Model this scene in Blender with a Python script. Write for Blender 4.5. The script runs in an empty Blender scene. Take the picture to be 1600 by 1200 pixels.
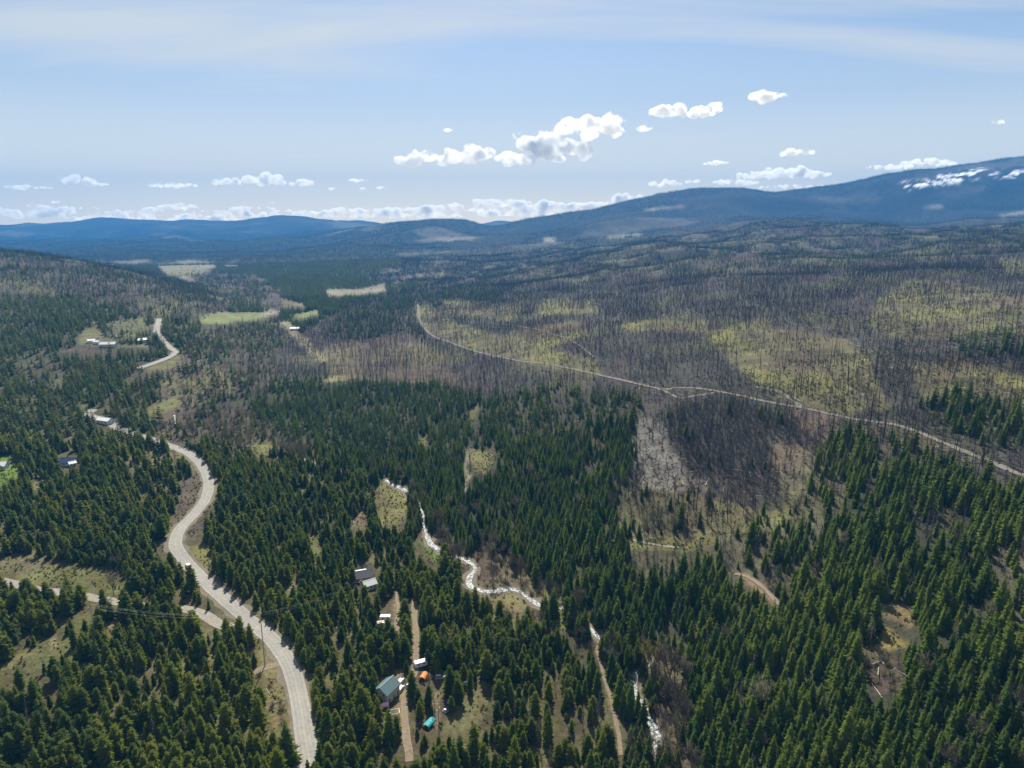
import bpy, math, random
import numpy as np
from mathutils import Vector

# ============================================================ camera, sky, sun, exposure
scene = bpy.context.scene
COL = scene.collection
CAM_H = 190.0
PITCH = math.radians(13.2)
F_PX = 1066.7                     # focal length in pixels of the 1600 wide photograph (24 mm lens)
SUN_AZ = math.radians(-4.0)       # 0 = straight ahead (+Y)
SUN_EL = math.radians(47.0)
SUN_STRENGTH = 4.8
SKY_STRENGTH = 0.0505
EXPOSURE = 1.10
HAZE_DENSITY = 8.3e-5
HAZE_COLOR = (0.055, 0.31, 0.76)
FAR_END = 12200.0

cam_data = bpy.data.cameras.new("camera")
cam_data.sensor_width = 36.0
cam_data.lens = 24.0
cam_data.clip_start = 1.0
cam_data.clip_end = 200000.0
cam = bpy.data.objects.new("camera", cam_data)
COL.objects.link(cam)
cam.location = (0, 0, CAM_H)
cam.rotation_euler = (math.radians(90) - PITCH, 0, 0)
scene.camera = cam

world = bpy.data.worlds.new("World")
scene.world = world
world.use_nodes = True
wn, wl = world.node_tree.nodes, world.node_tree.links
wn.clear()
w_out = wn.new("ShaderNodeOutputWorld")
w_bg = wn.new("ShaderNodeBackground")
w_bg.inputs["Strength"].default_value = SKY_STRENGTH
sky = wn.new("ShaderNodeTexSky")
sky.sky_type = 'NISHITA'
sky.sun_disc = False
sky.sun_elevation = SUN_EL
sky.sun_rotation = SUN_AZ
sky.altitude = 900
sky.air_density = 1.0
sky.dust_density = 1.2
sky.ozone_density = 1.5
# thin high cirrus and the milky veil low on the horizon, mixed over the sky by direction
w_tc = wn.new("ShaderNodeTexCoord")
w_sep = wn.new("ShaderNodeSeparateXYZ")
wl.new(w_tc.outputs["Generated"], w_sep.inputs[0])
w_z = wn.new("ShaderNodeMath"); w_z.operation = 'MAXIMUM'; w_z.inputs[1].default_value = 0.03
wl.new(w_sep.outputs["Z"], w_z.inputs[0])
w_za = wn.new("ShaderNodeMath"); w_za.operation = 'ADD'; w_za.inputs[1].default_value = 0.10
wl.new(w_z.outputs[0], w_za.inputs[0])
w_dx = wn.new("ShaderNodeMath"); w_dx.operation = 'DIVIDE'
w_dy = wn.new("ShaderNodeMath"); w_dy.operation = 'DIVIDE'
wl.new(w_sep.outputs["X"], w_dx.inputs[0]); wl.new(w_za.outputs[0], w_dx.inputs[1])
wl.new(w_sep.outputs["Y"], w_dy.inputs[0]); wl.new(w_za.outputs[0], w_dy.inputs[1])
w_cmb = wn.new("ShaderNodeCombineXYZ")
wl.new(w_dx.outputs[0], w_cmb.inputs[0]); wl.new(w_dy.outputs[0], w_cmb.inputs[1])
w_map = wn.new("ShaderNodeMapping")
w_map.inputs["Rotation"].default_value = (0, 0, 0.35)
w_map.inputs["Scale"].default_value = (0.30, 1.25, 1.0)
wl.new(w_cmb.outputs[0], w_map.inputs[0])
w_n = wn.new("ShaderNodeTexNoise")
w_n.inputs["Scale"].default_value = 1.1
w_n.inputs["Detail"].default_value = 7.0
w_n.inputs["Roughness"].default_value = 0.52
w_n.inputs["Distortion"].default_value = 0.5
wl.new(w_map.outputs[0], w_n.inputs["Vector"])
w_r = wn.new("ShaderNodeMapRange")
w_r.inputs["From Min"].default_value = 0.42
w_r.inputs["From Max"].default_value = 0.66
w_r.inputs["To Min"].default_value = 0.06; w_r.inputs["To Max"].default_value = 0.80
wl.new(w_n.outputs["Fac"], w_r.inputs["Value"])
w_v = wn.new("ShaderNodeMapRange")           # veil: fades with height above the horizon
w_v.interpolation_type = 'SMOOTHSTEP'
w_v.inputs["From Min"].default_value = -0.02
w_v.inputs["From Max"].default_value = 0.30
w_v.inputs["To Min"].default_value = 1.0
w_v.inputs["To Max"].default_value = 0.0
wl.new(w_sep.outputs["Z"], w_v.inputs["Value"])
w_mx = wn.new("ShaderNodeMath"); w_mx.operation = 'MAXIMUM'
wl.new(w_r.outputs[0], w_mx.inputs[0]); wl.new(w_v.outputs[0], w_mx.inputs[1])
w_pow = wn.new("ShaderNodeMath"); w_pow.operation = 'MULTIPLY'; w_pow.inputs[1].default_value = 0.9
wl.new(w_mx.outputs[0], w_pow.inputs[0])
w_mix = wn.new("ShaderNodeMixRGB")
w_mix.inputs["Color2"].default_value = (14.5, 12.2, 9.0, 1)
w_w = wn.new("ShaderNodeMapRange"); w_w.inputs["From Min"].default_value = 0.0; w_w.inputs["From Max"].default_value = 0.16
wl.new(w_sep.outputs["Z"], w_w.inputs["Value"])
w_vc = wn.new("ShaderNodeMixRGB")
w_vc.inputs["Color1"].default_value = (17.5, 14.4, 8.4, 1); w_vc.inputs["Color2"].default_value = (8.2, 8.0, 7.1, 1)
wl.new(w_w.outputs[0], w_vc.inputs["Fac"]); wl.new(w_vc.outputs[0], w_mix.inputs["Color2"])
wl.new(w_pow.outputs[0], w_mix.inputs["Fac"])
wl.new(sky.outputs[0], w_mix.inputs["Color1"])
wl.new(w_mix.outputs[0], w_bg.inputs["Color"])
wl.new(w_bg.outputs[0], w_out.inputs["Surface"])

sun_data = bpy.data.lights.new("sun", 'SUN')
sun_data.energy = SUN_STRENGTH
sun_data.angle = math.radians(0.5)
sun_data.color = (1.0, 0.93, 0.80)
sun = bpy.data.objects.new("sun", sun_data)
COL.objects.link(sun)
sd = Vector((math.sin(SUN_AZ) * math.cos(SUN_EL), math.cos(SUN_AZ) * math.cos(SUN_EL), math.sin(SUN_EL)))
sun.rotation_euler = sd.to_track_quat('Z', 'Y').to_euler()
sun.location = (0, 0, 3000)

scene.view_settings.view_transform = 'Standard'
scene.view_settings.look = 'None'
scene.view_settings.exposure = EXPOSURE
scene.view_settings.gamma = 1.0
scene.view_settings.use_curve_mapping = False
scene.render.engine = 'CYCLES'
scene.cycles.max_bounces = 8
scene.cycles.diffuse_bounces = 2
scene.cycles.transmission_bounces = 3
scene.cycles.glossy_bounces = 2
scene.cycles.volume_bounces = 5
scene.cycles.transparent_max_bounces = 8
scene.cycles.caustics_reflective = False
scene.cycles.caustics_refractive = False

RNG = np.random.default_rng(7)
random.seed(7)

# ============================================================ small helpers
def mat(name):
    m = bpy.data.materials.new(name)
    m.use_nodes = True
    nt = m.node_tree
    b = nt.nodes["Principled BSDF"]
    b.inputs["Roughness"].default_value = 0.85
    if "Specular IOR Level" in b.inputs:
        b.inputs["Specular IOR Level"].default_value = 0.25
    return m, nt, b

def flat_mat(name, rgb, rough=0.7, var=0.12, scale=3.0, metallic=0.0):
    """A plain paint or material with a little procedural wear."""
    m, nt, b = mat(name)
    b.inputs["Roughness"].default_value = rough
    b.inputs["Metallic"].default_value = metallic
    tc = nt.nodes.new("ShaderNodeTexCoord")
    n = nt.nodes.new("ShaderNodeTexNoise")
    n.inputs["Scale"].default_value = scale
    n.inputs["Detail"].default_value = 4
    nt.links.new(tc.outputs["Object"], n.inputs["Vector"])
    mx = nt.nodes.new("ShaderNodeMixRGB")
    mx.inputs["Color1"].default_value = tuple(c * (1 - var) for c in rgb) + (1,)
    mx.inputs["Color2"].default_value = tuple(min(1, c * (1 + var)) for c in rgb) + (1,)
    nt.links.new(n.outputs["Fac"], mx.inputs["Fac"])
    nt.links.new(mx.outputs[0], b.inputs["Base Color"])
    return m

def new_mesh(name, verts, faces, mats=(), idx=None, smooth=False):
    me = bpy.data.meshes.new(name)
    me.from_pydata([tuple(map(float, v)) for v in verts], [], [tuple(map(int, f)) for f in faces])
    for m in mats:
        me.materials.append(m)
    if idx is not None:
        me.polygons.foreach_set("material_index", np.asarray(idx, dtype=np.int32))
    if smooth:
        me.polygons.foreach_set("use_smooth", np.ones(len(me.polygons), dtype=bool))
    me.update()
    return me

def link(name, data, parent=None, loc=None, rot=None, label=None, cat=None, group=None, kind=None, scale=None):
    o = bpy.data.objects.new(name, data)
    COL.objects.link(o)
    if parent is not None:
        o.parent = parent
    if loc is not None: o.location = loc
    if rot is not None: o.rotation_euler = rot
    if scale is not None: o.scale = scale
    if label: o["label"] = label
    if cat: o["category"] = cat
    if group: o["group"] = group
    if kind: o["kind"] = kind
    return o

# ------------------------------------------------------------ noise (numpy gradient noise)
def _hash(ix, iy, seed):
    h = (ix.astype(np.int64) * 374761393 + iy.astype(np.int64) * 668265263 + seed * 974634777) & 0xFFFFFFFF
    h = ((h ^ (h >> 13)) * 1274126177) & 0xFFFFFFFF
    return ((h ^ (h >> 16)) & 0xFFFF) / 65536.0 * (2 * np.pi)

def pnoise(x, y, seed=0):
    x = np.asarray(x, float); y = np.asarray(y, float)
    ix, iy = np.floor(x), np.floor(y)
    fx, fy = x - ix, y - iy
    ix = ix.astype(np.int64); iy = iy.astype(np.int64)
    ux = fx * fx * fx * (fx * (fx * 6 - 15) + 10)
    uy = fy * fy * fy * (fy * (fy * 6 - 15) + 10)
    def g(dx, dy):
        a = _hash(ix + dx, iy + dy, seed)
        return np.cos(a) * (fx - dx) + np.sin(a) * (fy - dy)
    a = g(0, 0) * (1 - ux) + g(1, 0) * ux
    b = g(0, 1) * (1 - ux) + g(1, 1) * ux
    return (a * (1 - uy) + b * uy) * 1.45

def fbm(x, y, wl_, octaves=4, seed=0, gain=0.5):
    s = 0; a = 1; t = 0
    for i in range(octaves):
        s = s + a * pnoise(x / wl_ * 2 ** i, y / wl_ * 2 ** i, seed + i * 17)
        t += a; a *= gain
    return s / t

# ============================================================ terrain
def pchip_grid(xk, yk, x):
    """Monotone cubic through knots; yk may carry trailing axes."""
    xk = np.asarray(xk, float); yk = np.asarray(yk, float)
    h = np.diff(xk)
    hh = h.reshape((-1,) + (1,) * (yk.ndim - 1))
    d = np.diff(yk, axis=0) / hh
    m = np.zeros_like(yk)
    m[0], m[-1] = d[0], d[-1]
    d0, d1 = d[:-1], d[1:]
    w1 = 2 * hh[1:] + hh[:-1]; w2 = hh[1:] + 2 * hh[:-1]
    with np.errstate(divide='ignore', invalid='ignore'):
        hm = (w1 + w2) / (w1 / d0 + w2 / d1)
    m[1:-1] = np.where(d0 * d1 > 0, hm, 0.0)
    x = np.clip(x, xk[0], xk[-1])
    k = np.clip(np.searchsorted(xk, x, side='right') - 1, 0, len(h) - 1)
    t = ((x - xk[k]) / h[k]).reshape((-1,) + (1,) * (yk.ndim - 1))
    H = h[k].reshape(t.shape)
    t2, t3 = t * t, t * t * t
    return (2 * t3 - 3 * t2 + 1) * yk[k] + (t3 - 2 * t2 + t) * H * m[k] + (-2 * t3 + 3 * t2) * yk[k + 1] + (t3 - t2) * H * m[k + 1]

def v2z(v, y):
    return CAM_H + y * np.tan(np.arctan((600.0 - np.asarray(v, float)) / F_PX) - PITCH)

UC = [-400, 0, 200, 300, 400, 600, 800, 1000, 1200, 1400, 1600, 2000]
NEAR = {   # forward distance: height above the valley floor under each column
    60:   [0, 0, 0, 0, 0, -1, -4, -4, 0, 10, 22, 50],
    150:  [0, 0, 0, 0, 0, -2, -7, -7, 2, 18, 34, 66],
    230:  [0, 0, 0, 0, 0, -2, -8, -9, 8, 28, 46, 80],
    330:  [5, 2, 0, 0, 0, -4, -8, 1, 20, 44, 64, 95],
    460:  [12, 6, 2, 0, 0, -6, -5, 15, 38, 60, 80, 112],
    600:  [18, 10, 5, 2, 0, -4, 6, 36, 58, 76, 95, 126],
    850:  [40, 26, 16, 10, 2, 2, 20, 50, 72, 88, 106, 142],
    1150: [70, 56, 40, 28, 8, 6, 28, 58, 86, 102, 120, 160],
    1450: [105, 86, 60, 44, 6, 6, 26, 60, 92, 112, 130, 172],
    1900: [150, 121, 64, 20, 4, 4, 24, 62, 100, 124, 146, 192],
    2400: [120, 80, 20, 2, 0, 2, 26, 80, 118, 142, 168, 215],
}
FAR = {    # forward distance: image row of the ground under dense columns
    3200: ([-400, 0, 200, 400, 600, 800, 1000, 1200, 1400, 1600, 2000], [405, 414, 418, 416, 412, 404, 386, 366, 362, 356, 340]),
    3900: ([-400, 0, 200, 400, 600, 800, 1000, 1090, 1180, 1260, 1340, 1420, 1600, 2000], [392, 402, 406, 404, 398, 388, 371, 360, 350, 347, 352, 358, 348, 330]),
    5000: ([-400, 0, 200, 400, 560, 700, 800, 1000, 1200, 1400, 1600, 2000], [385, 390, 392, 390, 383, 378, 374, 352, 352, 336, 318, 290]),
    6600: ([-400, 0, 200, 400, 500, 545, 600, 640, 690, 730, 770, 800, 830, 860, 900, 950, 1000, 1050, 1090, 1130, 1165, 1200, 1250, 1300, 1400, 1500, 1600, 2000],
           [376, 380, 381, 378, 372, 360, 350, 347, 343, 348, 355, 350, 344, 339, 331, 322, 314, 303, 297, 295, 297, 301, 294, 285, 270, 256, 242, 210]),
    8000: ([-400, 0, 400, 560, 800, 2000], [372, 375, 374, 366, 362, 356]),
    10500: ([-400, -100, 0, 60, 110, 160, 210, 250, 300, 350, 400, 450, 490, 540, 600, 800, 2000],
            [350, 356, 352, 348, 347, 340, 342, 344, 343, 345, 341, 337, 340, 346, 352, 356, 356]),
    11050: ([-400, 400, 800, 2000], [354, 354, 355, 356]),
    11650: ([-400, -100, 0, 100, 350, 400, 470, 520, 560, 580, 620, 680, 730, 760, 785, 820, 900, 2000],
            [346, 349, 350, 349, 343, 342, 346, 343, 342, 345, 350, 349, 349, 346, 343, 348, 351, 352]),
    12200: ([-400, 2000], [356, 356]),
}
_ud = np.arange(-400, 2001, 10.0)
_rows, _zs = [], []
for yy, zs in NEAR.items():
    _rows.append(yy); _zs.append(pchip_grid(UC, np.array(zs, float), _ud))
for yy, (us, vs) in FAR.items():
    _rows.append(yy); _zs.append(v2z(pchip_grid(us, np.array(vs, float), _ud), yy))
_ly = np.log(np.array(_rows, float))
_lyd = np.linspace(_ly[0], _ly[-1], 420)
_macro = pchip_grid(_ly, np.array(_zs), _lyd)
_k = np.array([1, 2, 3, 2, 1.0]); _k /= _k.sum()
_macro = np.apply_along_axis(lambda a: np.convolve(np.pad(a, 2, mode='edge'), _k, mode='valid'), 0, _macro)

def smooth(a, lo, hi):
    t = np.clip((a - lo) / (hi - lo), 0, 1)
    return t * t * (3 - 2 * t)

def height_raw(x, y):
    x = np.asarray(x, float); y = np.asarray(y, float)
    yc = np.maximum(y, 60.0)
    u = 800 + F_PX * x / (0.9736 * yc + 43.0)
    fu = np.clip((u + 400) / 10.0, 0, len(_ud) - 1.001)
    fv = np.clip((np.log(yc) - _ly[0]) / (_ly[-1] - _ly[0]) * 419, 0, 418.999)
    iu, iv = fu.astype(int), fv.astype(int)
    a, b = fu - iu, fv - iv
    z = (_macro[iv, iu] * (1 - a) + _macro[iv, iu + 1] * a) * (1 - b) + (_macro[iv + 1, iu] * (1 - a) + _macro[iv + 1, iu + 1] * a) * b
    right = smooth(u, 650, 1100)
    z = z + 1.0 * fbm(x, y, 70, 3, 3) * (0.3 + 0.9 * right) * (1 - smooth(y, 1500, 3000))
    z = z + 12.0 * fbm(x, y, 330, 3, 11) * smooth(y, 380, 900) * (0.25 + 0.75 * right + 0.5 * (1 - smooth(u, 100, 360)))
    z = z + 72 * fbm(x, y, 760, 3, 21) * smooth(y, 1250, 2600) * (0.25 + 0.75 * right) * (1 - 0.6 * smooth(y, 4000, 6000))
    z = z + 40 * (0.55 - np.abs(fbm(x, y, 560, 3, 23)) * 2.2) * smooth(y, 1000, 1900) * right * (1 - smooth(y, 3400, 4600))
    rid = 1 - np.abs(fbm(x, y, 2100, 4, 31)) * 2.2
    crest = np.exp(-((np.log(yc) - math.log(6600)) / 0.10) ** 2)
    z = z + 120 * (rid - 0.62) * smooth(y, 3600, 5600) * (1 - 0.85 * crest) * (1 - smooth(y, 8500, 10000))
    z = z + 40 * (1 - np.abs(fbm(x, y, 1500, 3, 41)) * 2 - 0.5) * smooth(y, 7600, 9000) * 0.5 * (1 - smooth(y, 9800, 10400))
    z = z + 40 * fbm(x, y, 520, 4, 51) * smooth(y, 4000, 6500)
    return z

Y0, YMIN, NS, NY, SMAX = 150.0, -60.0, 660, 900, 1.02
t_axis = np.linspace(math.log(YMIN + Y0), math.log(FAR_END + Y0), NY)
ys = np.exp(t_axis) - Y0
ss = np.linspace(-SMAX, SMAX, NS)
GX = (ys[:, None] + Y0) * ss[None, :]
GY = np.repeat(ys[:, None], NS, 1)
GZ = height_raw(GX, GY)

def height(x, y):
    """Height of the built ground sheet (bilinear on its own grid)."""
    x = np.asarray(x, float); y = np.asarray(y, float)
    fy = np.clip((np.log(np.maximum(y + Y0, 1.0)) - t_axis[0]) / (t_axis[-1] - t_axis[0]) * (NY - 1), 0, NY - 1.001)
    fs = np.clip((x / np.maximum(y + Y0, 1.0) + SMAX) / (2 * SMAX) * (NS - 1), 0, NS - 1.001)
    i, j = fy.astype(int), fs.astype(int)
    a, b = fy - i, fs - j
    return (GZ[i, j] * (1 - b) + GZ[i, j + 1] * b) * (1 - a) + (GZ[i + 1, j] * (1 - b) + GZ[i + 1, j + 1] * b) * a

CP, SP = math.cos(PITCH), math.sin(PITCH)
def project(x, y, z):
    d = y * CP - (z - CAM_H) * SP
    d = np.where(d < 1, 1, d)
    return 800 + F_PX * x / d, 600 - F_PX * (y * SP + (z - CAM_H) * CP) / d

_march = np.exp(np.linspace(math.log(70), math.log(12100), 1600))
def ground_at(u, v):
    """World point of the ground seen at a place of the photograph (1600x1200)."""
    xc, yc = (u - 800) / F_PX, (600 - v) / F_PX
    dx, dy, dz = xc, CP + yc * SP, -SP + yc * CP
    X, Z = _march / dy * dx, CAM_H + _march / dy * dz
    below = np.nonzero(height(X, _march) > Z)[0]
    k = below[0] if len(below) else len(_march) - 1
    if k == 0:
        y = _march[0]
    else:
        g0 = Z[k - 1] - height(X[k - 1], _march[k - 1]); g1 = Z[k] - height(X[k], _march[k])
        y = _march[k - 1] + (_march[k] - _march[k - 1]) * g0 / max(g0 - g1, 1e-6)
    x = y / dy * dx
    return np.array([x, y, float(height(x, y))])

# ============================================================ land cover (which ground and which plants grow where)
RW, RH = 800, 600
def poly_mask(pts):
    m = np.zeros((RH, RW), bool)
    p = np.array(pts, float) / 2.0
    x0, x1 = int(max(0, p[:, 0].min())), int(min(RW, p[:, 0].max() + 2))
    y0, y1 = int(max(0, p[:, 1].min())), int(min(RH, p[:, 1].max() + 2))
    if x1 <= x0 or y1 <= y0: return m
    X, Y = np.meshgrid(np.arange(x0, x1) + 0.5, np.arange(y0, y1) + 0.5)
    ins = np.zeros(X.shape, bool)
    n = len(p)
    for i in range(n):
        xa, ya = p[i]; xb, yb = p[(i + 1) % n]
        if ya == yb: continue
        c = ((ya > Y) != (yb > Y)) & (X < (xb - xa) * (Y - ya) / (yb - ya) + xa)
        ins ^= c
    m[y0:y1, x0:x1] = ins
    return m

def line_mask(pts, w):
    m = np.zeros((RH, RW), bool)
    Y, X = np.mgrid[0:RH, 0:RW] + 0.5
    for (xa, ya), (xb, yb) in zip(pts[:-1], pts[1:]):
        xa, ya, xb, yb = xa / 2, ya / 2, xb / 2, yb / 2
        dx, dy = xb - xa, yb - ya
        t = np.clip(((X - xa) * dx + (Y - ya) * dy) / max(dx * dx + dy * dy, 1e-6), 0, 1)
        m |= np.hypot(X - xa - t * dx, Y - ya - t * dy) < w / 4
    return m

FLOOR = (0.085, 0.082, 0.045)
OLIVE = (0.125, 0.125, 0.050)
GRASS = (0.215, 0.210, 0.085)
LAWN = (0.16, 0.24, 0.045)
TAN = (0.30, 0.235, 0.150)
BURN = (0.078, 0.073, 0.064)
BROWN = (0.145, 0.118, 0.088)
DEBRIS = (0.225, 0.212, 0.185)
FIELD = (0.27, 0.30, 0.12)
PALE = (0.34, 0.31, 0.24)
MARSH = (0.125, 0.105, 0.085)
FARG = (0.030, 0.042, 0.040)
layers = {k: np.zeros((RH, RW), np.float32) for k in ("pine", "fir", "snag", "grey", "bare", "shrub")}
GR = np.zeros((RH, RW, 3), np.float32); GR[:] = FLOOR
OPEN = np.zeros((RH, RW), bool)          # ground that the photograph shows uncovered
PATCH = np.zeros((RH, RW), np.float32)   # how strongly grass and bare soil alternate

def paint(m, g=None, open_=None, patch=None, **veg):
    if not isinstance(m, np.ndarray): m = poly_mask(m)
    if g is not None: GR[m] = g
    if veg:
        for k in layers: layers[k][m] = veg.get(k, 0.0)
    if open_ is not None: OPEN[m] = open_
    if patch is not None: PATCH[m] = patch

ALL = [(0, 0), (1602, 0), (1602, 1202), (0, 1202)]
paint(ALL, FLOOR, fir=0.85, pine=0.05, grey=0.06)
# left half: pine stands
paint([(0, 560), (300, 560), (340, 700), (420, 700), (560, 735), (600, 800), (640, 830), (700, 880), (840, 980), (960, 1130), (1000, 1202), (0, 1202)], (0.13, 0.115, 0.06), pine=0.72, fir=0.13, grey=0.03, patch=0.45)
paint([(0, 940), (200, 930), (290, 960), (400, 1020), (430, 1202), (0, 1202)], (0.14, 0.125, 0.06), pine=0.84, fir=0.05, grey=0.02, patch=0.4)
paint([(0, 1010), (60, 990), (160, 960), (130, 1030), (60, 1080), (0, 1110)], OLIVE, pine=0.42, patch=0.6)
paint([(0, 560), (140, 560), (260, 640), (280, 690), (200, 690), (60, 660), (0, 640)], FLOOR, pine=0.45, fir=0.35, patch=0.4)
paint([(170, 680), (290, 700), (310, 740), (300, 790), (240, 780), (190, 740)], BROWN, pine=0.5, grey=0.03, patch=0.7)
# lower left hill and mid valley
paint([(0, 440), (120, 470), (260, 460), (400, 500), (460, 520), (520, 580), (470, 600), (340, 640), (280, 600), (0, 600)], (0.10, 0.098, 0.06), fir=0.34, pine=0.26, grey=0.05, patch=0.8)
paint([(0, 380), (100, 385), (160, 405), (260, 430), (352, 458), (380, 480), (320, 500), (240, 500), (150, 470), (60, 480), (0, 470)], (0.112, 0.100, 0.075), grey=0.45, snag=0.10, fir=0.14, patch=0.9)
paint([(0, 470), (130, 465), (120, 540), (0, 560)], FLOOR, fir=0.5, pine=0.2, patch=0.3)
paint([(270, 560), (300, 540), (330, 570), (430, 600), (430, 640), (330, 660), (290, 700), (240, 690), (250, 610)], (0.15, 0.13, 0.09), bare=0.28, shrub=0.25, fir=0.12, pine=0.10, patch=0.8)
paint([(300, 520), (440, 500), (500, 560), (540, 590), (420, 590), (330, 560)], (0.10, 0.10, 0.06), fir=0.22, bare=0.25, grey=0.12, shrub=0.2, patch=0.7)
paint([(340, 565), (430, 555), (520, 590), (440, 605), (360, 600)], (0.10, 0.10, 0.06), fir=0.12, bare=0.25, shrub=0.3, patch=0.7)
# green forest bands in the middle
paint([(290, 640), (430, 600), (560, 590), (700, 600), (830, 620), (900, 640), (960, 650), (1000, 700), (960, 760), (960, 820), (880, 830), (700, 830), (600, 760), (560, 700), (300, 700)], (0.06, 0.06, 0.04), fir=0.84, grey=0.08, bare=0.03)
paint([(280, 640), (360, 640), (480, 690), (500, 730), (420, 720), (300, 700)], (0.12, 0.10, 0.07), bare=0.35, fir=0.3, shrub=0.1, patch=0.5)
# burnt plateau on the right
BURNT = [(430, 590), (440, 545), (500, 500), (560, 470), (700, 440), (780, 405), (860, 365), (1000, 330), (1130, 310), (1300, 300), (1602, 260), (1602, 760), (1480, 700), (1300, 690), (1280, 720), (1190, 850), (1040, 850), (960, 820), (965, 760), (1000, 690), (945, 650), (880, 625), (800, 620), (700, 605), (560, 592)]
paint(BURNT, BURN, grey=0.76, snag=0.07, shrub=0.12, patch=0.75)
paint([(560, 470), (760, 445), (800, 480), (700, 520), (560, 560), (500, 520)], BURN, grey=0.55, fir=0.3, snag=0.1, patch=0.4)
paint([(640, 400), (1000, 350), (1250, 340), (1602, 330), (1602, 390), (1200, 425), (900, 440), (700, 445), (560, 440)], (0.105, 0.098, 0.078), grey=0.62, fir=0.12, patch=1.0)
paint([(1100, 300), (1602, 250), (1602, 345), (1300, 350), (1100, 345)], (0.085, 0.08, 0.07), grey=0.6, fir=0.3, patch=0.5)
# yellow-green openings in the burn
for p_, s_, g_ in [
    ([(645, 478), (700, 480), (705, 500), (760, 520), (850, 545), (930, 560), (942, 580), (930, 592), (860, 575), (770, 556), (700, 530), (660, 512)], 0.10, 0.05),
    ([(690, 470), (760, 470), (820, 480), (800, 500), (700, 495)], 0.16, 0.1),
    ([(835, 480), (860, 468), (930, 468), (938, 488), (850, 495)], 0.12, 0.02),
    ([(800, 515), (900, 500), (920, 520), (860, 545), (800, 560), (780, 540)], 0.14, 0.15),
    ([(965, 500), (1100, 500), (1110, 520), (1060, 520), (980, 515)], 0.16, 0.08),
    ([(1100, 520), (1200, 495), (1210, 560), (1140, 560)], 0.20, 0.12),
    ([(1125, 530), (1200, 520), (1300, 530), (1360, 560), (1380, 620), (1330, 650), (1250, 640), (1180, 600), (1140, 570)], 0.10, 0.04),
    ([(1190, 510), (1330, 530), (1350, 560), (1200, 560)], 0.10, 0.0),
    ([(1370, 470), (1420, 440), (1480, 440), (1600, 460), (1602, 520), (1480, 530), (1400, 530), (1350, 510)], 0.15, 0.10),
    ([(1380, 480), (1460, 478), (1465, 515), (1390, 520)], 0.03, 0.0),
    ([(1420, 570), (1500, 560), (1602, 590), (1602, 640), (1500, 635), (1440, 620)], 0.16, 0.10),
    ([(1310, 600), (1370, 600), (1390, 640), (1330, 640)], 0.08, 0.0),
    ([(1150, 540), (1180, 535), (1190, 555), (1160, 560)], 0.05, 0.0),
    ([(1560, 405), (1602, 405), (1602, 430), (1570, 430)], 0.08, 0.0)]:
    paint(p_, (0.172, 0.158, 0.082), grey=g_ + 0.26, snag=s_ * 0.8 + 0.06, shrub=0.14, patch=1.0)
for p_ in [[(500, 540), (640, 520), (700, 560), (720, 600), (600, 600), (520, 590)], [(1330, 655), (1460, 680), (1480, 700), (1300, 690), (1200, 650), (1240, 640)]]:
    paint(p_, BROWN, grey=0.5, snag=0.3, patch=0.8)
paint([(1440, 630), (1540, 620), (1602, 640), (1602, 700), (1540, 700), (1470, 670)], (0.07, 0.078, 0.045), fir=0.34, grey=0.30, shrub=0.1, snag=0.05, patch=0.6)
paint([(1480, 530), (1560, 520), (1602, 530), (1602, 560), (1500, 560)], (0.07, 0.075, 0.05), grey=0.6, fir=0.25, snag=0.1, patch=0.3)
# shoulder of dead forest and the debris gully below the logging road
paint([(1040, 640), (1100, 625), (1190, 640), (1240, 650), (1250, 700), (1230, 730), (1150, 745), (1080, 730), (1045, 690)], (0.060, 0.054, 0.050), grey=0.86, shrub=0.1, fir=0.03, patch=0.1)
paint([(990, 660), (1010, 650), (1040, 660), (1050, 700), (1085, 740), (1120, 770), (1060, 775), (1000, 765), (990, 700)], DEBRIS, snag=0.03, grey=0.16, shrub=0.1, patch=0.6)
paint([(960, 760), (1090, 770), (1200, 800), (1280, 760), (1290, 720), (1330, 790), (1300, 860), (1180, 870), (1040, 850), (960, 830)], (0.17, 0.155, 0.08), grey=0.34, snag=0.08, fir=0.06, bare=0.1, patch=0.9)
paint([(1090, 860), (1200, 820), (1240, 890), (1330, 880), (1340, 920), (1200, 930), (1090, 900)], (0.10, 0.095, 0.06), grey=0.35, fir=0.4, patch=0.5)
paint([(930, 860), (1080, 870), (1060, 910), (960, 900)], (0.12, 0.11, 0.07), grey=0.45, fir=0.25, patch=0.5)
paint([(1200, 690), (1290, 700), (1330, 800), (1290, 820), (1210, 760)], (0.17, 0.15, 0.10), grey=0.35, snag=0.12, shrub=0.1, patch=0.9)
# right hand green forest
paint([(1330, 700), (1400, 680), (1490, 715), (1602, 775), (1602, 1202), (1000, 1202), (1050, 1050), (1180, 930), (1330, 900), (1310, 800)], (0.06, 0.062, 0.04), fir=0.88, grey=0.06, bare=0.01)
paint([(1280, 690), (1330, 670), (1480, 700), (1602, 760), (1602, 800), (1500, 770), (1420, 735), (1300, 740)], (0.10, 0.09, 0.065), fir=0.42, grey=0.36, snag=0.08, patch=0.5)
paint([(1190, 850), (1290, 720), (1330, 740), (1310, 830), (1250, 900)], (0.12, 0.11, 0.07), fir=0.38, grey=0.36, snag=0.05, patch=0.6)
paint([(1400, 780), (1480, 770), (1500, 830), (1430, 850)], (0.07, 0.065, 0.05), fir=0.5, grey=0.42, patch=0.3)
paint([(1550, 860), (1602, 850), (1602, 1010), (1560, 960)], (0.12, 0.11, 0.08), fir=0.35, grey=0.35, patch=0.6)
paint([(860, 720), (960, 700), (980, 790), (900, 800)], (0.08, 0.075, 0.05), fir=0.62, grey=0.30, patch=0.3)
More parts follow.
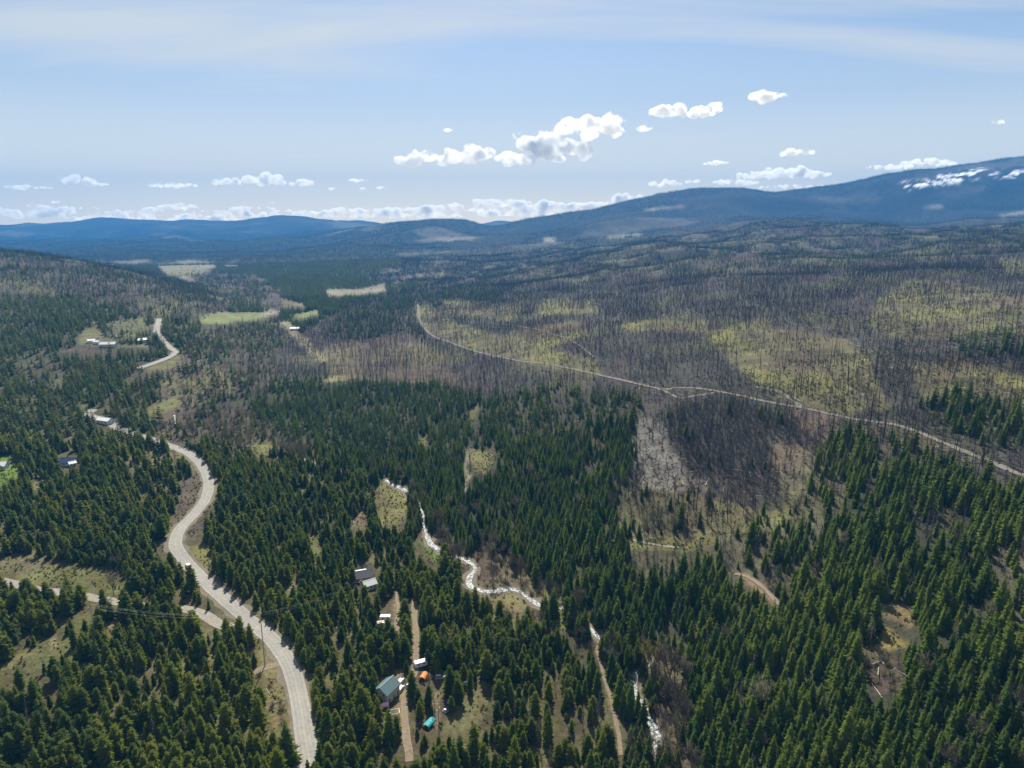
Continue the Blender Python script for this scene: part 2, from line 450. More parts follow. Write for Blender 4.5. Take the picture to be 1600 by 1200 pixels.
paint([(760, 618), (860, 606), (945, 606), (1008, 622), (996, 662), (984, 705), (900, 720), (820, 660)], (0.075, 0.07, 0.05), fir=0.56, grey=0.38, snag=0.03, patch=0.3)
# river corridor
paint([(700, 880), (760, 850), (800, 880), (880, 940), (960, 1000), (1060, 1040), (1080, 1202), (1000, 1202), (980, 1080), (900, 1000), (820, 980), (740, 930)], (0.17, 0.135, 0.09), bare=0.34, shrub=0.40, fir=0.08, patch=0.5)
paint([(840, 945), (880, 935), (960, 1000), (1000, 1035), (985, 1065), (960, 1050), (930, 985), (900, 1000), (850, 985)], (0.10, 0.09, 0.06), bare=0.15, shrub=0.2, fir=0.50)
paint([(970, 1070), (1012, 1060), (1018, 1202), (975, 1202)], (0.10, 0.09, 0.06), fir=0.6, bare=0.1, shrub=0.2)
paint([(600, 760), (640, 760), (700, 830), (725, 880), (700, 880), (655, 850)], (0.13, 0.11, 0.07), bare=0.30, fir=0.40, shrub=0.2)
# ---- uncovered ground (open) ----
def opening(p, g, patch=0.5, **veg):
    paint(p, g, open_=True, patch=patch, **veg)
opening([(585, 752), (600, 748), (625, 765), (640, 775), (638, 800), (628, 820), (598, 822), (590, 790)], GRASS)
opening([(548, 820), (570, 790), (572, 818)], TAN)
opening([(735, 700), (760, 704), (775, 700), (772, 735), (745, 742), (738, 720)], (0.20, 0.19, 0.085), shrub=0.05)
opening([(655, 683), (668, 680), (668, 697), (657, 697)], GRASS)
opening([(735, 640), (748, 632), (746, 655), (737, 660)], GRASS)
opening([(728, 720), (733, 700), (734, 770), (729, 770)], PALE)
opening([(650, 843), (668, 846), (676, 862), (690, 868), (690, 876), (672, 876)], LAWN, 0.2)
opening([(484, 836), (500, 836), (503, 868), (490, 872)], (0.2, 0.21, 0.08), 0.4)
opening([(296, 855), (320, 848), (330, 868), (326, 890), (312, 882)], (0.22, 0.21, 0.08))
opening([(280, 850), (292, 850), (330, 905), (318, 902)], (0.17, 0.18, 0.07))
opening([(300, 800), (316, 796), (330, 780), (325, 820), (300, 842), (288, 845)], BROWN)
opening([(333, 752), (344, 752), (336, 790), (326, 788)], (0.2, 0.19, 0.08))
opening([(285, 770), (310, 730), (322, 760), (300, 795), (270, 830), (262, 850), (250, 870), (252, 850)], BROWN, shrub=0.04)
opening([(20, 905), (60, 880), (110, 880), (170, 895), (200, 905), (195, 925), (110, 912), (30, 915)], (0.20, 0.20, 0.075), shrub=0.08)
opening([(0, 870), (60, 868), (90, 880), (40, 900), (0, 898)], (0.18, 0.16, 0.1), shrub=0.35)
opening([(0, 712), (20, 710), (30, 735), (22, 750), (0, 762)], LAWN, 0.3)
opening([(54, 750), (66, 748), (60, 768), (52, 768)], TAN)
opening([(392, 698), (410, 690), (438, 700), (440, 718), (400, 712)], (0.21, 0.21, 0.08))
opening([(232, 636), (280, 616), (282, 632), (262, 644), (234, 650)], (0.19, 0.20, 0.075))
opening([(224, 575), (262, 562), (280, 550), (286, 556), (270, 574), (232, 582)], (0.20, 0.19, 0.085))
opening([(125, 635), (155, 622), (152, 630), (130, 642)], (0.2, 0.2, 0.08))
opening([(312, 494), (345, 488), (426, 487), (418, 497), (350, 506), (316, 507)], FIELD, 0.15)
opening([(120, 530), (135, 512), (150, 510), (165, 530), (178, 528), (180, 538), (235, 538), (235, 545), (180, 542), (122, 538)], (0.21, 0.21, 0.09))
opening([(96, 543), (180, 548), (140, 552), (98, 550)], BROWN, shrub=0.1)
paint([(165, 505), (225, 495), (232, 520), (200, 535), (170, 525)], (0.17, 0.17, 0.09), fir=0.06, shrub=0.25, patch=0.6)
opening([(436, 504), (450, 502), (512, 562), (505, 566), (488, 556), (470, 540)], (0.30, 0.265, 0.17), 0.3)
opening([(505, 590), (550, 584), (552, 592), (530, 596), (505, 596)], (0.30, 0.25, 0.15), 0.4)
opening([(455, 493), (495, 484), (499, 491), (470, 498)], FIELD, 0.15)
opening([(400, 490), (430, 482), (440, 490), (420, 494)], PALE, 0.3)
opening([(405, 470), (430, 464), (470, 474), (480, 480), (430, 480)], (0.22, 0.19, 0.12), 0.6, shrub=0.2)
opening([(510, 453), (560, 453), (602, 442), (604, 456), (560, 460), (512, 462)], PALE, 0.3)
opening([(614, 438), (640, 430), (676, 425), (677, 429), (640, 437), (618, 442)], PALE, 0.3)
paint([(280, 428), (330, 424), (400, 430), (440, 448), (440, 486), (380, 480), (340, 462), (300, 444)], MARSH, shrub=0.3, grey=0.25, fir=0.16, patch=0.7)
opening([(240, 414), (300, 406), (340, 411), (335, 419), (280, 420), (250, 419)], PALE, 0.3)
opening([(250, 421), (310, 420), (335, 424), (290, 434), (262, 430)], (0.26, 0.25, 0.13), 0.3)
opening([(150, 411), (235, 405), (238, 411), (180, 416)], (0.26, 0.24, 0.16), 0.4)
opening([(350, 412), (372, 410), (372, 417), (352, 416)], PALE, 0.3)
opening([(280, 434), (310, 438), (300, 444)], PALE, 0.2)
for p_ in [[(648, 375), (700, 369), (760, 370), (735, 376), (655, 379)], [(850, 371), (868, 370), (869, 380), (850, 380)], [(940, 370), (1000, 364), (1010, 368), (950, 374)], [(1440, 322), (1475, 319), (1476, 326), (1445, 327)], [(1560, 335), (1602, 328), (1602, 335), (1565, 340)], [(1000, 327), (1040, 322), (1075, 320), (1070, 326), (1010, 330)]]:
    opening(p_, PALE, 0.6)
opening([(985, 838), (1000, 842), (1058, 838), (1062, 850), (1100, 853), (1070, 862), (985, 856)], (0.19, 0.185, 0.07))
opening([(1080, 830), (1110, 825), (1118, 848), (1090, 856)], (0.20, 0.19, 0.08))
opening([(868, 966), (885, 960), (896, 975), (892, 990), (852, 978)], (0.17, 0.21, 0.055))
opening([(760, 930), (800, 928), (830, 945), (832, 955), (790, 950)], (0.22, 0.19, 0.10), shrub=0.15)
opening([(938, 1040), (946, 1062), (960, 1090), (968, 1135), (958, 1135), (944, 1090)], (0.26, 0.21, 0.11), 0.6)
opening([(925, 985), (931, 985), (944, 1055), (938, 1057)], TAN, 0.4)
opening([(1150, 900), (1162, 898), (1190, 915), (1228, 952), (1220, 956), (1190, 930)], TAN, 0.4)
opening([(1378, 980), (1392, 982), (1406, 1000), (1420, 1003), (1418, 1012), (1380, 1018), (1376, 1005)], (0.25, 0.20, 0.08), 0.8, shrub=0.1)
opening([(1370, 940), (1412, 945), (1432, 955), (1430, 975), (1415, 978), (1380, 960)], (0.24, 0.18, 0.12), 0.7, grey=0.04)
opening([(1345, 1005), (1376, 1010), (1400, 1030), (1410, 1060), (1408, 1085), (1370, 1085), (1355, 1060)], (0.13, 0.108, 0.078), 0.8, shrub=0.6, grey=0.12)
opening([(646, 965), (652, 965), (654, 1040), (647, 1040)], TAN, 0.3)
opening([(618, 935), (628, 935), (624, 985), (615, 985)], TAN, 0.3)
opening([(620, 1080), (642, 1082), (644, 1125), (636, 1140), (628, 1125)], (0.30, 0.235, 0.13), 0.2)
opening([(624, 1045), (634, 1045), (634, 1080), (622, 1080)], TAN, 0.3)
opening([(685, 1080), (694, 1080), (694, 1140), (685, 1140)], TAN, 0.3)
opening([(710, 1110), (735, 1080), (765, 1060), (770, 1090), (750, 1140), (700, 1140)], (0.20, 0.185, 0.09), 0.6, shrub=0.06)
opening([(650, 1030), (665, 1035), (680, 1060), (700, 1055), (700, 1070), (655, 1070)], (0.14, 0.11, 0.08), 0.5)
opening([(402, 1000), (430, 1040), (445, 1085), (452, 1140), (428, 1140), (412, 1070)], (0.165, 0.13, 0.085), 0.9, shrub=0.4)
opening([(430, 990), (462, 1010), (470, 1050), (455, 1040)], (0.22, 0.19, 0.11), 0.4)
opening([(340, 910), (380, 930), (385, 970), (360, 945)], (0.18, 0.15, 0.10), 0.7, shrub=0.12)
opening([(556, 880), (580, 880), (580, 918), (568, 915)], (0.08, 0.075, 0.07), 0.3)
opening([(595, 955), (610, 950), (606, 975), (596, 975)], (0.2, 0.16, 0.11), 0.4)
opening([(455, 905), (468, 912), (465, 930), (458, 925)], TAN, 0.3)
opening([(80, 963), (105, 958), (100, 970), (85, 975)], TAN, 0.3)
opening([(160, 975), (190, 965), (190, 975), (168, 992)], TAN, 0.3)
opening([(80, 1000), (90, 992), (92, 1015), (84, 1018)], TAN, 0.3)
opening([(0, 1040), (40, 1018), (68, 1010), (66, 1020), (20, 1045), (0, 1050)], (0.20, 0.19, 0.075), 0.4)
for p_ in ([(592, 1064), (620, 1062), (622, 1088), (600, 1090)], [(650, 1032), (668, 1032), (668, 1064), (650, 1060)], [(94, 708), (122, 706), (124, 730), (98, 734)],
           [(595, 1096), (625, 1096), (625, 1122), (597, 1118)], [(664, 1120), (678, 1120), (678, 1132), (664, 1132)], [(138, 530), (182, 530), (182, 545), (138, 545)],
           [(556, 884), (588, 884), (590, 920), (560, 922)], [(288, 876), (302, 876), (302, 892), (288, 892)], [(153, 650), (178, 652), (178, 666), (156, 668)], [(640, 838), (682, 838), (692, 868), (690, 880), (668, 880)]):
    paint(poly_mask(p_), open_=True)
# white water and roads: their visible stretches
ROAD_VIS = [(475, 1135), (467, 1090), (455, 1040), (425, 1000), (390, 970), (350, 935), (312, 900), (288, 873), (276, 850), (284, 825), (305, 803), (322, 780), (327, 755), (318, 730), (300, 712), (284, 704)]
for a_, b_, w_ in [(0, 3, 30), (2, 6, 24), (5, 9, 20), (8, 12, 18), (11, 16, 12)]:
    paint(line_mask(ROAD_VIS[a_:b_], w_), (0.2, 0.17, 0.12), open_=True, patch=0.4)
for seg, w_ in [([(0, 905), (14, 908)], 8), ([(45, 918), (72, 926)], 8), ([(135, 931), (200, 944)], 7), ([(285, 948), (320, 960), (345, 975)], 9),
                ([(133, 650), (155, 634)], 7), ([(165, 655), (183, 672)], 9), ([(222, 573), (262, 560), (276, 551), (270, 546)], 4), ([(240, 512), (249, 495)], 4),
                ([(404, 1046), (436, 1038)], 8),
                ([(654, 480), (655, 500), (672, 522), (705, 536), (745, 550), (800, 562), (870, 573), (930, 586)], 5),
                ([(930, 586), (1000, 602), (1060, 611), (1130, 612), (1200, 628)], 10),
                ([(1200, 628), (1260, 638), (1330, 653), (1400, 663)], 6), ([(1400, 663), (1450, 682), (1500, 703), (1560, 726), (1602, 745)], 11),
                ([(600, 750), (635, 768)], 7), ([(663, 828), (672, 848)], 12), ([(684, 852), (692, 864)], 7), ([(722, 875), (742, 888), (732, 905), (734, 916), (762, 925), (800, 922), (835, 944)], 9),
                ([(880, 945), (885, 958)], 6), ([(1012, 1036), (994, 1050), (990, 1070)], 10)]:
    paint(line_mask(seg, w_), open_=True, fir=0)

def blur(a, n=1):
    for _ in range(n):
        p = np.pad(a, [(1, 1), (1, 1)] + [(0, 0)] * (a.ndim - 2), mode='edge')
        a = (p[:-2, 1:-1] + p[2:, 1:-1] + p[1:-1, :-2] + p[1:-1, 2:] + p[1:-1, 1:-1] * 2) / 6
    return a
GRs = blur(GR, 3)
PATCH = blur(PATCH, 3)
layers = {k: blur(v, 4) for k, v in layers.items()}

def look(a, u, v):
    iu = np.clip((u / 2).astype(int), 0, RW - 1); iv = np.clip((v / 2).astype(int), 0, RH - 1)
    return a[iv, iu]

# ---- colour of every ground vertex
U, V = project(GX, GY, GZ)
ju = 10 * fbm(GX, GY, 22, 3, 61) + 14 * fbm(GX, GY, 90, 3, 62)
jv = 6 * fbm(GX, GY, 22, 3, 63) + 5 * fbm(GX, GY, 90, 3, 64)
ju *= np.clip(350 / np.maximum(GY, 100), 0.25, 1); jv *= np.clip(350 / np.maximum(GY, 100), 0.12, 1)
C = look(GRs, U + ju, V + jv).astype(float)
PT = look(PATCH, U, V).astype(float)
wlk = 1 + np.clip(GY / 1400, 0, 6)
n1 = fbm(GX / wlk, GY / wlk, 60, 4, 71)
n2 = fbm(GX / wlk, GY / wlk, 26, 3, 81)
n3 = fbm(GX / wlk, GY / wlk, 140, 3, 91)
g_am = smooth(n1 + 0.3 * n2, 0.02, 0.30) * PT
b_am = smooth(-n1 + 0.4 * n3, 0.05, 0.35) * PT
yel = C * np.array([1.15, 1.18, 0.90]) + np.array([0.030, 0.032, 0.004])
brn = C * np.array([0.78, 0.68, 0.72]) + np.array([0.018, 0.010, 0.012])
C = C * (1 - g_am[..., None]) + yel * g_am[..., None]
C = C * (1 - b_am[..., None]) + brn * b_am[..., None]
C *= (1 + 0.18 * n2 * PT)[..., None]
# clearcuts and meadows on the far mountains, snow near the top of the right one
farw = smooth(GY, 3300, 4300)
FC = np.zeros_like(C); FC[:] = FARG
fcut = smooth(fbm(GX, GY, 900, 4, 101), 0.16, 0.34)
FC = FC * (1 - 0.75 * fcut[..., None]) + np.array([0.16, 0.15, 0.11]) * 0.75 * fcut[..., None]
rightm = smooth(U, 760, 1000)[..., None]
FCr = np.zeros_like(C); FCr[:] = (0.036, 0.038, 0.038)
FCr = FCr * (1 - 0.6 * fcut[..., None]) + np.array([0.17, 0.15, 0.125]) * 0.6 * fcut[..., None]
FC = FC * (1 - rightm) + FCr * rightm
keep = look(blur(OPEN.astype(np.float32), 2), U + ju * 1.5, V + jv)[..., None]
C = C * (1 - farw[..., None] * (1 - keep)) + FC * farw[..., None] * (1 - keep)
SNOW = poly_mask([(1410, 284), (1440, 282), (1470, 272), (1500, 268), (1535, 262), (1545, 268), (1600, 265), (1602, 276), (1570, 278), (1540, 274), (1510, 284), (1470, 290), (1420, 296), (1405, 290)]).astype(np.float32)
SNOW = blur(SNOW, 3)
sn = look(SNOW, U, V) * smooth(fbm(GX, GY, 95, 4, 111), -0.02, 0.10) * smooth(GY, 3500, 4500)
C *= (0.53 * (1 - 0.38 * smooth(fbm(GX, GY, 75, 3, 95), 0.0, 0.3) * PT * (1 - smooth(GY, 2500, 4000))))[..., None]
C = C * (1 - sn[..., None]) + np.array([0.82, 0.84, 0.88]) * sn[..., None]
C = np.clip(C, 0.01, 0.9)

def sheet_mesh(name, X, Y, Z, material):
    ny, nx = X.shape
    me = bpy.data.meshes.new(name)
    nv = nx * ny
    me.vertices.add(nv)
    me.vertices.foreach_set("co", np.stack([X, Y, Z], -1).astype(np.float32).ravel())
    i = np.arange(ny - 1)[:, None] * nx + np.arange(nx - 1)[None, :]
    q = np.stack([i, i + 1, i + nx + 1, i + nx], -1).reshape(-1, 4)
    nf = len(q)
    me.loops.add(nf * 4); me.polygons.add(nf)
    me.loops.foreach_set("vertex_index", q.ravel().astype(np.int32))
    me.polygons.foreach_set("loop_start", np.arange(0, nf * 4, 4, dtype=np.int32))
    me.polygons.foreach_set("use_smooth", np.ones(nf, dtype=bool))
    me.materials.append(material)
    me.update(calc_edges=True)
    return me

def ground_material():
    m, nt, b = mat("ground_cover")
    N, L = nt.nodes, nt.links
    at = N.new("ShaderNodeAttribute"); at.attribute_name = "cover"
    geo = N.new("ShaderNodeNewGeometry")
    def noise(sc, det, rough=0.6):
        n = N.new("ShaderNodeTexNoise"); n.inputs["Scale"].default_value = sc
        n.inputs["Detail"].default_value = det; n.inputs["Roughness"].default_value = rough
        L.new(geo.outputs["Position"], n.inputs["Vector"]); return n
    a, c, d = noise(0.45, 5, 0.7), noise(0.06, 6, 0.65), noise(0.012, 4)
    def ramp(n, lo, hi, a0, a1):
        r = N.new("ShaderNodeMapRange"); r.inputs["From Min"].default_value = lo; r.inputs["From Max"].default_value = hi
        r.inputs["To Min"].default_value = a0; r.inputs["To Max"].default_value = a1
        L.new(n.outputs["Fac"], r.inputs["Value"]); return r
    r1, r2, r3 = ramp(a, 0.3, 0.7, 0.62, 1.38), ramp(c, 0.3, 0.7, 0.65, 1.35), ramp(d, 0.35, 0.65, 0.85, 1.15)
    m1 = N.new("ShaderNodeMath"); m1.operation = 'MULTIPLY'; L.new(r1.outputs[0], m1.inputs[0]); L.new(r2.outputs[0], m1.inputs[1])
    m2 = N.new("ShaderNodeMath"); m2.operation = 'MULTIPLY'; L.new(m1.outputs[0], m2.inputs[0]); L.new(r3.outputs[0], m2.inputs[1])
    vm = N.new("ShaderNodeVectorMath"); vm.operation = 'SCALE'
    L.new(at.outputs["Color"], vm.inputs[0]); L.new(m2.outputs[0], vm.inputs["Scale"])
    hs = N.new("ShaderNodeHueSaturation")
    rh = ramp(c, 0.3, 0.7, 0.48, 0.525)
    L.new(rh.outputs[0], hs.inputs["Hue"]); L.new(vm.outputs[0], hs.inputs["Color"])
    L.new(hs.outputs[0], b.inputs["Base Color"])
    bp = N.new("ShaderNodeBump"); bp.inputs["Strength"].default_value = 0.7; bp.inputs["Distance"].default_value = 1.2
    L.new(a.outputs["Fac"], bp.inputs["Height"]); L.new(bp.outputs[0], b.inputs["Normal"])
    b.inputs["Roughness"].default_value = 0.95
    b.inputs["Specular IOR Level"].default_value = 0.1
    return m
M_GROUND = ground_material()
ground_me = sheet_mesh("ground", GX, GY, GZ, M_GROUND)
ca = ground_me.color_attributes.new("cover", 'FLOAT_COLOR', 'POINT')
buf = np.ones((NY * NS, 4), np.float32); buf[:, :3] = C.reshape(-1, 3)
ca.data.foreach_set("color", buf.ravel())
link("ground", ground_me, kind='structure')

# ============================================================ roads and river: strips draped on the ground
def catmull(pts, step=4.0):
    P = np.array(pts, float)
    P = np.vstack([2 * P[0] - P[1], P, 2 * P[-1] - P[-2]])
    out = []
    for i in range(1, len(P) - 2):
        p0, p1, p2, p3 = P[i - 1:i + 3]
        n = max(2, int(np.linalg.norm(p2 - p1) / step))
        for t in np.linspace(0, 1, n, endpoint=False):
            out.append(0.5 * ((2 * p1) + (-p0 + p2) * t + (2 * p0 - 5 * p1 + 4 * p2 - p3) * t * t + (-p0 + 3 * p1 - 3 * p2 + p3) * t ** 3))
    out.append(P[-2])
    return np.array(out)

def strip(name, uv, width, material, lift=0.12, cross=5, jitter=0.0, wfun=None, step=3.0, kind='structure'):
    w = np.array([ground_at(u, v)[:2] for u, v in uv])
    c = catmull(w, step)
    t = np.gradient(c, axis=0); t /= np.linalg.norm(t, axis=1)[:, None] + 1e-9
    nrm = np.stack([-t[:, 1], t[:, 0]], 1)
    k = np.linspace(-0.5, 0.5, cross)
    W = np.full(len(c), float(width))
    if wfun is not None: W = W * wfun(c)
    jl = 1 + jitter * pnoise(c[:, 0] / 9, c[:, 1] / 9, 5); jr = 1 + jitter * pnoise(c[:, 0] / 9, c[:, 1] / 9, 6)
    off = k[None, :] * W[:, None]
    off = np.where(off < 0, off * jl[:, None], off * jr[:, None])
    X = c[:, :1] + nrm[:, :1] * off; Y = c[:, 1:2] + nrm[:, 1:2] * off
    far_lift = lift + np.clip((Y - 500) * 0.0006, 0, 1.5)
    Z = height(X, Y)
    Z = Z * 0.5 + Z.mean(1, keepdims=True) * 0.5
    Z = np.maximum(Z, height(X, Y)) + far_lift
    me = sheet_mesh(name, X, Y, Z, material)
    wear = np.array([0, 0.3, 1, 0.35, 0.9, 0, 0.9, 0.35, 1, 0.3, 0]) if cross == 11 else np.zeros(cross)
    wat = me.attributes.new("wheel_wear", 'FLOAT', 'POINT')
    wat.data.foreach_set("value", np.tile(wear, len(c)).astype(np.float32))
    o = link(name, me, kind=kind)
    return o, c, nrm, W

def road_material(name, base, rut, scale=0.5):
    m, nt, b = mat(name)
    N, L = nt.nodes, nt.links
    geo = N.new("ShaderNodeNewGeometry")
    n = N.new("ShaderNodeTexNoise"); n.inputs["Scale"].default_value = scale; n.inputs["Detail"].default_value = 7; n.inputs["Roughness"].default_value = 0.7
    L.new(geo.outputs["Position"], n.inputs["Vector"])
    n2 = N.new("ShaderNodeTexNoise"); n2.inputs["Scale"].default_value = 0.05; n2.inputs["Detail"].default_value = 3
    L.new(geo.outputs["Position"], n2.inputs["Vector"])
    mx = N.new("ShaderNodeMixRGB"); mx.inputs["Color1"].default_value = rut + (1,); mx.inputs["Color2"].default_value = base + (1,)
    r = N.new("ShaderNodeMapRange"); r.inputs["From Min"].default_value = 0.35; r.inputs["From Max"].default_value = 0.6
    L.new(n.outputs["Fac"], r.inputs["Value"]); L.new(r.outputs[0], mx.inputs["Fac"])
    mm = N.new("ShaderNodeMixRGB"); mm.blend_type = 'MULTIPLY'; mm.inputs["Fac"].default_value = 0.35
    L.new(mx.outputs[0], mm.inputs["Color1"]); L.new(n2.outputs["Fac"], mm.inputs["Color2"])
    wa = N.new("ShaderNodeAttribute"); wa.attribute_name = "wheel_wear"
    wr = N.new("ShaderNodeMapRange"); wr.inputs["To Min"].default_value = 1.0; wr.inputs["To Max"].default_value = 0.80
    L.new(wa.outputs["Fac"], wr.inputs["Value"])
    vs = N.new("ShaderNodeVectorMath"); vs.operation = 'SCALE'
    L.new(mm.outputs[0], vs.inputs[0]); L.new(wr.outputs[0], vs.inputs["Scale"])
    L.new(vs.outputs[0], b.inputs["Base Color"])
    b.inputs["Roughness"].default_value = 0.9
    return m
M_ROAD = road_material("worn_chip_seal", (0.32, 0.31, 0.28), (0.25, 0.24, 0.215))
M_SHOULDER = road_material("gravel_shoulder", (0.165, 0.145, 0.105), (0.10, 0.085, 0.062), 0.9)
M_GRAVEL = road_material("pale_gravel", (0.29, 0.27, 0.23), (0.19, 0.165, 0.135), 0.8)
M_TRACK = road_material("logging_road_gravel", (0.175, 0.162, 0.138), (0.105, 0.095, 0.078), 0.6)
M_DIRT = road_material("dirt", (0.22, 0.175, 0.12), (0.14, 0.105, 0.075), 0.8)

ROAD = [(486, 1200), (478, 1160), (474, 1133), (466, 1085), (453, 1040), (425, 1000), (388, 968), (346, 932), (308, 897), (286, 872), (274, 850), (282, 826), (303, 804), (321, 780), (326, 755), (318, 732), (302, 714), (284, 704), (250, 691), (215, 680), (182, 668), (160, 656), (138, 648), (154, 632), (180, 606), (210, 580), (240, 568), (265, 558), (276, 550), (268, 545), (246, 520), (249, 498)]
_near, _farr = ROAD[:ROAD.index((138, 648)) + 1] + [(146, 640)], [(216, 576)] + ROAD[ROAD.index((240, 568)):]
for _r in (_near, _farr):
    strip("road_shoulder", _r, 11.0, M_SHOULDER, 0.06, 7, 0.5)
    strip("main_road", _r, 7.4, M_ROAD, 0.16, 11, 0.08)
strip("gravel_side_road", [(-60, 896), (0, 907), (50, 919), (130, 931), (200, 944), (245, 950), (290, 952), (322, 962), (350, 978), (385, 975)], 6.0, M_GRAVEL, 0.10, 5, 0.2)
strip("dirt_approach", [(395, 1052), (408, 1046), (436, 1037), (452, 1034)], 4.2, M_DIRT, 0.12, 4, 0.2)
strip("driveway", [(647, 935), (648, 960), (650, 1000), (649, 1045), (640, 1070), (632, 1095), (634, 1140), (640, 1190)], 3.0, M_DIRT, 0.10, 4, 0.3)
strip("forest_track", [(622, 925), (622, 960), (619, 990), (612, 1010)], 2.6, M_DIRT, 0.10, 4, 0.5)
strip("logging_road", [(650, 472), (654, 482), (655, 500), (672, 522), (705, 536), (745, 550), (800, 562), (870, 572), (935, 586), (1000, 601), (1045, 609)], 3.6, M_TRACK, 0.2, 5, 0.3)
strip("logging_road", [(1030, 609), (1065, 606), (1100, 608), (1150, 617), (1200, 628), (1262, 639), (1330, 654), (1400, 664), (1450, 682), (1500, 703), (1560, 727), (1604, 746), (1680, 785)], 3.4, M_TRACK, 0.15, 5, 0.35)
strip("forest_track", [(1148, 897), (1165, 900), (1190, 916), (1228, 955)], 2.2, M_DIRT, 0.12, 4, 0.4)
strip("forest_track", [(922, 975), (930, 1000), (941, 1050), (952, 1085), (964, 1135), (970, 1180)], 1.6, M_DIRT, 0.12, 4, 0.6)
strip("skid_trail", [(1010, 602), (1040, 612), (1062, 622), (1090, 618), (1120, 613)], 2.6, M_TRACK, 0.15, 4, 0.6)
strip("skid_trail", [(690, 500), (760, 505), (820, 512), (880, 528), (930, 560)], 2.4, M_TRACK, 0.25, 4, 0.6)
strip("skid_trail", [(1182, 604), (1215, 612), (1240, 626), (1252, 637)], 3.5, M_TRACK, 0.15, 4, 0.7)
strip("meadow_path", [(984, 842), (1000, 847), (1030, 852), (1062, 856)], 1.6, M_GRAVEL, 0.12, 3, 0.6)
def water_material():
    m, nt, b = mat("foam_glint_water")
    N, L = nt.nodes, nt.links
    geo = N.new("ShaderNodeNewGeometry")
    n = N.new("ShaderNodeTexNoise"); n.inputs["Scale"].default_value = 0.8; n.inputs["Detail"].default_value = 7; n.inputs["Roughness"].default_value = 0.7; n.inputs["Distortion"].default_value = 0.6
    L.new(geo.outputs["Position"], n.inputs["Vector"])
    r = N.new("ShaderNodeValToRGB")
    r.color_ramp.elements[0].position = 0.46; r.color_ramp.elements[0].color = (0.045, 0.055, 0.045, 1)
    r.color_ramp.elements[1].position = 0.60; r.color_ramp.elements[1].color = (0.52, 0.54, 0.55, 1)  # pale tone is foam and also sun glint painted into the colour
    L.new(n.outputs["Fac"], r.inputs["Fac"]); L.new(r.outputs[0], b.inputs["Base Color"])
    b.inputs["Roughness"].default_value = 0.35
    b.inputs["Specular IOR Level"].default_value = 0.5
    bp = N.new("ShaderNodeBump"); bp.inputs["Strength"].default_value = 1.0; bp.inputs["Distance"].default_value = 0.5
    n2 = N.new("ShaderNodeTexNoise"); n2.inputs["Scale"].default_value = 2.2; n2.inputs["Detail"].default_value = 4
    L.new(geo.outputs["Position"], n2.inputs["Vector"])
    L.new(n2.outputs["Fac"], bp.inputs["Height"]); L.new(bp.outputs[0], b.inputs["Normal"])
    return m
M_WATER = water_material()
RIVER = [(430, 700), (520, 735), (598, 750), (616, 758), (636, 769), (655, 790), (662, 815), (667, 838), (675, 852), (690, 862), (708, 870), (724, 874), (742, 888), (733, 904), (735, 917), (762, 925), (800, 921), (822, 932), (845, 948), (880, 952), (905, 972), (950, 1005), (1000, 1030), (1012, 1040), (994, 1052), (990, 1075), (1005, 1110), (1022, 1140), (1030, 1190)]
M_BANK = road_material("river_gravel_bank", (0.17, 0.145, 0.11), (0.10, 0.085, 0.06), 0.7)
strip("river_bank", RIVER, 7.5, M_BANK, 0.05, 7, 0.6, step=2.5)
strip("river", RIVER, 3.2, M_WATER, 0.22, 5, 0.5, wfun=lambda c: 1 + 0.5 * pnoise(c[:, 0] / 25, c[:, 1] / 25, 9), step=2.0)
strip("river", [(274, 664), (273, 655), (272, 649)], 1.5, M_WATER, 0.3, 4, 0.3)  # small white shape of unknown nature, drawn as a strip of river

